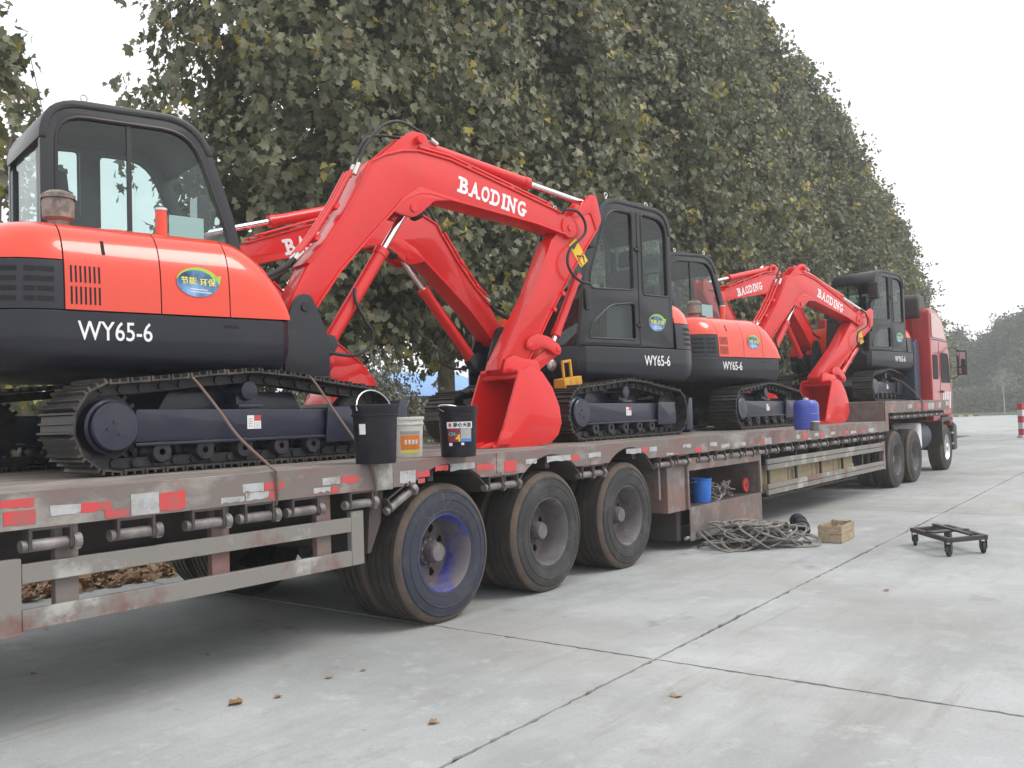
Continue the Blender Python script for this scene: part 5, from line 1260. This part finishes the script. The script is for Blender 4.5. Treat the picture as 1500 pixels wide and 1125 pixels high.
# ------------------------------------------------------------------ things on the concrete
a, b, c = [Vector(onZ(*p)) for p in ((1206,793),(1233,796.5),(1252,787))]
wbx = thing('wooden_crate', 'small open wooden crate standing on the concrete', 'crate', (b.x, b.y, 0), math.atan2(*(c-b).yx))
L1 = (c-b).length; L2 = min(.34, (a-b).length); hh = .19
for k, (z0, z1) in enumerate(((.005,.092),(.097,hh))):
    MB().box(0,L1,0,.016,z0,z1).build('board','old_wood',wbx,bevel=.002); MB().box(0,L1,L2-.016,L2,z0,z1).build('board','old_wood',wbx,bevel=.002)
    MB().box(.001,.017,.0165,L2-.0165,z0,z1).build('board','old_wood',wbx,bevel=.002); MB().box(L1-.017,L1-.001,.0165,L2-.0165,z0,z1).build('board','old_wood',wbx,bevel=.002)
MB().box(.018,L1-.018,.0165,L2-.0165,.004,.014).build('bottom_board','old_wood',wbx)
for x, y in ((.018,.017),(L1-.048,.017),(.018,L2-.047),(L1-.048,L2-.047)): MB().box(x,x+.03,y,y+.03,.014,hh+.012).build('corner_post','old_wood',wbx,bevel=.002)
MB().obox((.02+.0,L2*.5,hh*.55), .012, L2*.95, .03, Matrix.Rotation(math.radians(32),3,'X')).build('brace','old_wood',wbx)
px, py = onZ(1172, 784)
bt = thing('black_canister', 'black ribbed canister lying tilted beside the wire rope pile', 'canister', (px, py, .085), math.radians(-40)); bt.rotation_euler = Vector((-.62,-.45,-.42)).to_track_quat('Z','Y').to_euler(); bt.location.z = .118; bt.scale = (1.15,1.15,1.15)
MB().lathe([(.05,-.11),(.078,-.105),(.082,-.08),(.082,.02),(.092,.025),(.092,.05),(.084,.055),(.084,.10),(.07,.11),(.065,.06),(.001,.05)], 24).build('canister_body','pail_black',bt)
for z in (-.05,-.02): MB().lathe([(.082,z-.006),(.088,z),(.082,z+.006)],24).build('canister_rib','pail_black',bt)
q = [Vector(onZ(u, v, .16)) for u, v in ((1338,777),(1389,792),(1442,787),(1388,772))]
dl = thing('steel_dolly', 'low black steel dolly frame on four caster wheels', 'dolly', (*((q[0]+q[2])/2), 0)); ctr = (q[0]+q[2])/2
def bar(p, r_, w=.05, h=.045, z=.165, e=0):
    d = r_-p; o = MB().obox(((p+r_)/2-ctr).to_3d()+Vector((0,0,z)), d.length+e, w, h, Matrix.Rotation(math.atan2(d.y,d.x),3,'Z')).build('frame_bar','tractor_dark',dl,bevel=.003)
bar(q[0],q[1],e=.05); bar(q[3],q[2],e=.05); bar(q[1],q[2],e=-.055,z=.164); bar(q[0],q[3],e=-.055,z=.164); bar(q[0].lerp(q[1],.5),q[3].lerp(q[2],.5),.10,.02,.19,e=.02); bar(q[0].lerp(q[3],.62),q[1].lerp(q[2],.62),.06,.02,.203)
for p in q:
    lp = (p-ctr)*.96; cs = MB(); cs.box(-.028,.028,-.03,-.024,.05,.141); cs.box(-.028,.028,.024,.03,.05,.141); cs.box(-.03,.03,-.03,.03,.1412,.1418)
    co = cs.build('caster_fork','tractor_dark',dl,loc=(lp.x,lp.y,0),rot=(0,0,R.uniform(-.5,.5)))
    MB().lathe([(.001,-.018),(.045,-.018),(.058,-.014),(.06,0),(.058,.014),(.045,.018),(.001,.018)],20,'y',(.01,0,.06)).build('caster_wheel','tyre',co)
# striped barrier post at the edge of the yard
px, py = onZ(1502, 641)
bp_ = thing('barrier_post', 'red and white striped barrier post at the far edge of the yard', 'post', (px, py, 0), YAW)
MB().box(-.22,.22,-.22,.22,0,.1).build('post_base','post_white',bp_,bevel=.02)
for k in range(5): MB().box(-.18,.18,-.18,.18,.101+k*.26,.359+k*.26).build('post_band','post_white' if k % 2 else 'post_red',bp_,bevel=.01)

# ------------------------------------------------------------------ vegetation
LEAF = np.array([(0,0),(.26,.0),(.52,.20),(.33,.36),(.50,.64),(.20,.62),(0,1.0)])
def leaf_template(fold=.25, simple=False):
    if simple:
        v = np.array([(0,0,0),(.38,.45,.06),(0,1,0),(-.38,.45,.06)]); return v, np.array([(0,1,2),(0,2,3)])
    right = [(x, y, abs(x)*fold-.22*(y-.4)**2) for x, y in LEAF]; left = [(-x, y, abs(x)*fold-.22*(y-.4)**2) for x, y in LEAF[1:-1]]
    v = np.array(right+left); c = len(v); v = np.vstack([v, [(0,.42,0)]])
    ring = list(range(7))+list(range(11,6,-1))
    return v, np.array([(c, ring[i], ring[(i+1) % 12]) for i in range(12)])
def leaf_cloud(name, pos, out, size, material, rnd, simple=False, droop=.5):
    """one mesh of leaves at pos, roughly facing along out"""
    T_, F_ = leaf_template(.25, simple); n = len(pos); k = len(T_)
    nrm = out + NP.normal(0, .75, (n,3)) + np.array([0,0,.35]); nrm /= np.linalg.norm(nrm, axis=1)[:,None]+1e-9
    tipd = NP.normal(0, .6, (n,3)) + out*.5 + np.array([0,0,-droop]); tipd -= nrm*(tipd*nrm).sum(1)[:,None]; tipd /= np.linalg.norm(tipd, axis=1)[:,None]+1e-9
    side = np.cross(tipd, nrm)
    V = pos[:,None,:] + size[:,None,None]*(T_[None,:,0,None]*side[:,None,:] + (T_[None,:,1,None]-.3)*tipd[:,None,:] + T_[None,:,2,None]*nrm[:,None,:])
    FF = (F_[None]+(np.arange(n)*k)[:,None,None]).reshape(-1,3)
    me = bpy.data.meshes.new(name); me.vertices.add(n*k); me.vertices.foreach_set('co', V.astype(np.float32).ravel())
    nf = len(FF); me.loops.add(nf*3); me.loops.foreach_set('vertex_index', FF.astype(np.int32).ravel())
    me.polygons.add(nf); me.polygons.foreach_set('loop_start', np.arange(0, nf*3, 3, dtype=np.int32)); me.polygons.foreach_set('loop_total', np.full(nf, 3, dtype=np.int32))
    at = me.attributes.new('rnd', 'FLOAT', 'POINT'); at.data.foreach_set('value', np.repeat(rnd, k).astype(np.float32))
    me.update(); me.validate(); me.materials.append(MATS[material]); return me
def rprof(t):                                 # crown radius over its height
    return np.interp(t, [0,.06,.2,.4,.6,.8,.93,1.0], [.72,.93,1.0,.90,.72,.46,.22,.04])
def crown(name, z0, H, rmax, ncl, per, lsize, material='plane_leaf', simple=False, spread=.34, seedshift=0, inner=.35):
    t = NP.beta(1.15, 1.25, ncl); ang = NP.uniform(0, 2*math.pi, ncl); lob = 1 + .16*np.sin(3*ang+seedshift) + .12*np.sin(5*ang+7*t*3+seedshift)
    rr = rprof(t)*rmax*lob*np.where(NP.random(ncl) < inner, NP.uniform(.25,.75,ncl), NP.uniform(.74,1.04,ncl))
    c = np.stack([rr*np.cos(ang), rr*np.sin(ang), z0+t*(H-z0)], 1)
    tw = 6; nsub = max(1, per//tw); n = ncl*nsub*tw                  # twigs of six leaves
    sc = np.repeat(c, nsub, 0) + NP.normal(0, spread, (ncl*nsub,3))*np.array([1,1,.85])
    pos = np.repeat(sc, tw, 0) + NP.normal(0, lsize*.62, (n,3))
    out = pos.copy(); out[:,2] = 0; out /= np.linalg.norm(out, axis=1)[:,None]+1e-6
    base = np.repeat(NP.random(ncl), nsub*tw); twig = np.repeat(NP.random(ncl*nsub), tw)
    rnd = np.clip(.02+.26*NP.random(n)+.26*base+.30*twig**1.5, 0, .8)
    yel = np.repeat(NP.random(ncl*nsub) < .065, tw) & (NP.random(n) < .75); rnd = np.where(yel, NP.uniform(.84,1.0,n), rnd)
    size = lsize*NP.uniform(.55, 1.2, n)
    pos[:,2] = np.maximum(pos[:,2], .25)
    return leaf_cloud(name, pos, out, size, material, rnd, simple)
def trunk_mesh(H, r0, z0, seed):
    q = random.Random(seed); m = MB(); pts = [(q.uniform(-.05,.05)*k, q.uniform(-.05,.05)*k, H*.93*k/8) for k in range(9)]
    m.tube(pts, [r0*(1-.93*k/8)+.012 for k in range(9)], 10)
    for k in range(16):
        z = z0+.3+(H-z0)*.75*k/16; a = k*2.4+q.random(); L = q.uniform(1.0,1.9)*(1-.6*k/16); el = q.uniform(.35,.9)
        b = Vector((0,0,z)); P_ = [b]
        for j in range(1,5): P_.append(b + Vector((math.cos(a)*math.cos(el), math.sin(a)*math.cos(el), math.sin(el)))*L*j/4 + Vector((q.uniform(-.06,.06),q.uniform(-.06,.06),.02*j*j)))
        m.tube(P_, [r0*.32*(1-.2*j)*(1-.5*k/16)+.004 for j in range(5)], 6)
    return m
CROWNS = [crown('crown', 2.75, 16.2, 2.45, 900, 48, .17, seedshift=k*1.7, spread=.30, inner=.28) for k in range(3)]
TRUNKS = [trunk_mesh(14.5, .2, 1.4, 40+k).mesh('trunk','bark') for k in range(3)]
def tree(label, x, y, k, sc, rz, group, wid=1.0, name='plane_tree'):
    t = thing(name, label, 'tree', (x, y, -.03), rz, group)
    for nm, me in (('crown', CROWNS[k % 3]), ('trunk', TRUNKS[k % 3])):
        o = linked(nm, me, t); o.scale = (wid, wid, sc)
    return t
WHERE = ['beside the cab of the pail side excavator','behind the crossed booms','behind the red tilted bucket','behind the yellow tool carrier','between the second and third cabs','behind the cab with the paper sheet','behind the boom over the blue drum','behind the raised trailer neck','beside the cab on the trailer neck','over the truck roof deflector','over the red truck cab','last of the tall row']
for i, where in enumerate(WHERE):
    tree('tall plane tree with olive yellowing leaves '+where, 10.6+3.36*i, 12.3+R.uniform(-.25,.25), i, (1.06,1.05,1.04,1.03,1.02,1.0,.96,.92,.87,.81,.73,.64)[i]*R.uniform(.98,1.02), R.uniform(0,6), 'row of plane trees behind the trailer', R.uniform(.95,1.06)*(1 if i < 9 else .92))
def small_tree(label, x, y, z0, H, r, ncl, per, ls, cat='tree', spread=.22, name='young_plane_tree', group=None, me=None, rz=0):
    t = thing(name, label, cat, (x, y, -.03), rz, group)
    linked('crown', me or crown('crown', z0, H, r, ncl, per, ls, spread=spread, inner=.2), t); tk_ = linked('trunk', TRUNKS[0], t); tk_.scale = (.4,.4,H/15.5); return t
small_tree('short slim plane tree standing apart at the start of the row', 5.55, 12.6, 1.2, 7.0, .55, 64, 24, .17, spread=.18)
small_tree('young low plane tree beside the short slim one behind the excavator tail', 6.3, 13.9, .6, 4.3, 1.3, 90, 24, .18, spread=.3)
LOWC = crown('crown', .25, 4.6, 2.3, 240, 36, .21, spread=.36, inner=.3)
for i in range(11):
    if 14.5 < 11.5+i*3.9 < 24: continue
    small_tree('lower plane tree in the second row behind the tall ones', 11.5+i*3.9, 18.2+R.uniform(-.6,.6), 0, 4.6, 2.3, 0, 0, 0, name='low_plane_tree', group='second row of lower plane trees', me=LOWC, rz=R.uniform(0,6))
# dusty shrubs in front of the shed
SHR = crown('foliage', .05, 2.45, 1.5, 260, 40, .075, 'shrub_leaf', True, .2)
STM = MB()
for k in range(7):
    a = k*.9; STM.tube([(0,0,0),(.15*math.cos(a),.15*math.sin(a),.7),(.6*math.cos(a),.6*math.sin(a),1.7)], [.035,.025,.01], 6)
STMM = STM.mesh('stem','bark')
for x, y, s, lab in ((9.55,9.8,.98,'dusty grey green shrub growing below the crossed booms'),(10.75,10.6,.80,'dusty grey green shrub growing beside the tilted red bucket'),(8.0,9.9,.75,'low dusty shrub growing behind the track of the excavator beside the oil pails')):
    t = thing('shrub', lab, 'shrub', (x, y, -.03), R.uniform(0,6), None)
    for nm, me in (('foliage', SHR), ('stem', STMM)): o = linked(nm, me, t); o.scale = (s*.8,s*.8,s)
# blue roofed shed beyond the trees
sh = thing('shed', 'low shed with blue sheet roof seen through the shrubs', 'shed', (22.5, 21.5, 0), .0)
MB().box(-5,5,0,5,-.03,2.35).build('shed_wall','shed_wall',sh)
for k in range(20): MB().obox((-4.9+k*.52, .9, 2.78), .515, 3.2, .04, Matrix.Rotation(math.radians(18),3,'X')).build('roof_sheet','shed_blue',sh,bevel=.012)
MB().box(-4.2,-3.2,-.02,-.002,0,1.8).build('shed_door','tractor_blue',sh)
# fallen leaves
def litter(n, x0, x1, y0, y1, size, clump=True):
    c = np.stack([NP.uniform(x0,x1,n), NP.uniform(y0,y1,n), NP.uniform(-.028,.03,n)], 1)
    if clump: c[:,1] = y0 + (y1-y0)*NP.beta(1.1,1.6,n)
    T_ = np.zeros((n,3)); T_[:,2] = 1.6
    return leaf_cloud('leaf_litter', c, T_, size*NP.uniform(.5,1.2,n), 'dry_leaf', NP.random(n), False, 0)
o = bpy.data.objects.new('leaf_litter', litter(15000, -1, 24, 8.4, 12.5, .15)); COL.objects.link(o); stuff(o); tag(o, 'brown fallen leaves covering the soil strip behind the trailer', 'leaves')
LT, LF = leaf_template(.35); lm = bpy.data.meshes.new('fallen_leaf'); lm.from_pydata([tuple(p) for p in LT], [], [tuple(f) for f in LF]); at = lm.attributes.new('rnd','FLOAT','POINT'); at.data.foreach_set('value', [.55]*len(LT)); lm.materials.append(MATS['dry_leaf'])
for u, v, s in ((355,1030,.11),(412,1021,.05),(481,995,.05),(628,1060,.06),(987,1022,.07),(66,922,.05),(535,982,.04),(1302,866,.05),(44,990,.05),(300,960,.04)):
    x, y = onZ(u, v); f = bpy.data.objects.new('fallen_leaf', lm); COL.objects.link(f); f.location = (x,y,.006); f.rotation_euler = (R.uniform(-.15,.15),R.uniform(-.15,.15),R.uniform(0,6)); f.scale = (s,)*3
    tag(f, 'dry brown leaf lying on the open concrete', 'leaf', 'dry leaves on the concrete')
# far side of the yard: kerb, grass verge, hedge, trees in the haze
def far(u, d): # ground point at viewing depth d under pixel column u
    v = VXP[1]+HSL*(u-VXP[0]) + EYE*F_PX/d; x, y = onZ(u, v); return Vector((x, y, 0))
KD = 96
A_, B_ = far(1360, KD), far(1432, KD); dv = (B_-A_).normalized(); ang = math.atan2(dv.y, dv.x)
kb = struct(MB().box(0,.001,0,.001,-.03,-.02).build('kerb','kerb_black',None,loc=(A_.x,A_.y,0),rot=(0,0,ang)))
L_ = (B_-A_).length; nk = 10
for k in range(nk): MB().box(k*L_/nk+.01,(k+1)*L_/nk-.01,-.15,.15,-.028,.16).build('kerb_stone','kerb_yellow' if k % 2 == 0 else 'kerb_black',kb,bevel=.02)
V0, V1 = far(1300, KD+2), far(1700, KD+2); d2 = far(1300,KD+9)-V0
struct(MB().add([(V0.x,V0.y,.05),(V1.x,V1.y,.05),(V1.x+d2.x,V1.y+d2.y,.3),(V0.x+d2.x,V0.y+d2.y,.3)],[(0,1,2,3)]).build('verge','hedge',smooth=0))
n = 16000; Q0, Q1 = far(1300, KD+8), far(1640, KD+8); tt = NP.random(n); dq = far(1300, KD+13)-Q0; ss = NP.random(n)
P_ = np.stack([Q0.x+(Q1.x-Q0.x)*tt+dq.x*ss, Q0.y+(Q1.y-Q0.y)*tt+dq.y*ss, NP.uniform(0,3.2,n)], 1)
o_ = np.tile(np.array([-CY,-SY,.3]), (n,1)); o = bpy.data.objects.new('undergrowth', leaf_cloud('undergrowth', P_, o_, .38*NP.uniform(.6,1.3,n), 'far_leaf', NP.random(n)*.8, True, .2)); COL.objects.link(o); stuff(o); tag(o,'dense dark undergrowth below the far trees across the yard','undergrowth')
FAR = [crown('crown', .8, 9.5, 3.4, 520, 34, .34, 'far_leaf', True, .5, k*2.0) for k in range(2)]
for i, (u, d, s, w_) in enumerate(((1352,104,.80,1.0),(1384,108,.98,.9),(1408,104,1.05,1.0),(1432,112,.92,1.05),(1455,103,1.0,1.0),(1478,106,1.18,1.1),(1500,101,1.22,1.2),(1530,106,1.1,1.2),(1400,125,1.0,1.4),(1450,125,1.05,1.4),(1500,125,1.2,1.5))):
    p = far(u, d+KD-88); t = thing('far_tree', 'hazy grey green tree in the wood across the yard', 'tree', (p.x,p.y,0), R.uniform(0,6), 'trees of the far wood')
    for nm, me in (('crown', FAR[i % 2]), ('trunk', TRUNKS[i % 3])): oo = linked(nm, me, t); oo.scale = (w_,w_,s*(.75 if nm == 'trunk' else 1))
p = far(1472, KD+3); yt = thing('young_tree', 'thin pale young tree with few leaves on the far verge', 'tree', (p.x,p.y,.05))
m = MB(); m.tube([(0,0,0),(.03,0,1.6),(-.1,0,2.9),(-.1,.1,4.2)], [.06,.05,.035,.012], 7); m.tube([(0,0,1.9),(-.6,.1,3.1),(-.9,.1,4.3)], [.035,.025,.01], 6); m.tube([(-.05,0,2.5),(.5,0,3.5),(.7,.1,4.2)], [.03,.02,.008], 6); m.build('trunk','shed_wall',yt)
o = linked('crown', crown('crown', 2.9, 4.9, 1.3, 40, 14, .22, 'shrub_leaf', True, .3), yt)

# ------------------------------------------------------------------ hazy air over the whole yard
hz = bpy.data.materials.new('haze'); hz.use_nodes = True; hz.node_tree.nodes.clear()
ho = hz.node_tree.nodes.new('ShaderNodeOutputMaterial'); hv = hz.node_tree.nodes.new('ShaderNodeVolumePrincipled')
hv.inputs['Color'].default_value = (0.93, 0.95, 0.96, 1); hv.inputs['Density'].default_value = 0.0024; hv.inputs['Anisotropy'].default_value = 0.2
hz.node_tree.links.new(hv.outputs[0], ho.inputs['Volume']); MATS['haze'] = hz
hb = stuff(MB().box(-64, 224, -64, 224, -1.05, 18.5).build('haze', 'haze', smooth=0)); tag(hb, 'thin pale haze filling the air over the yard', 'haze')
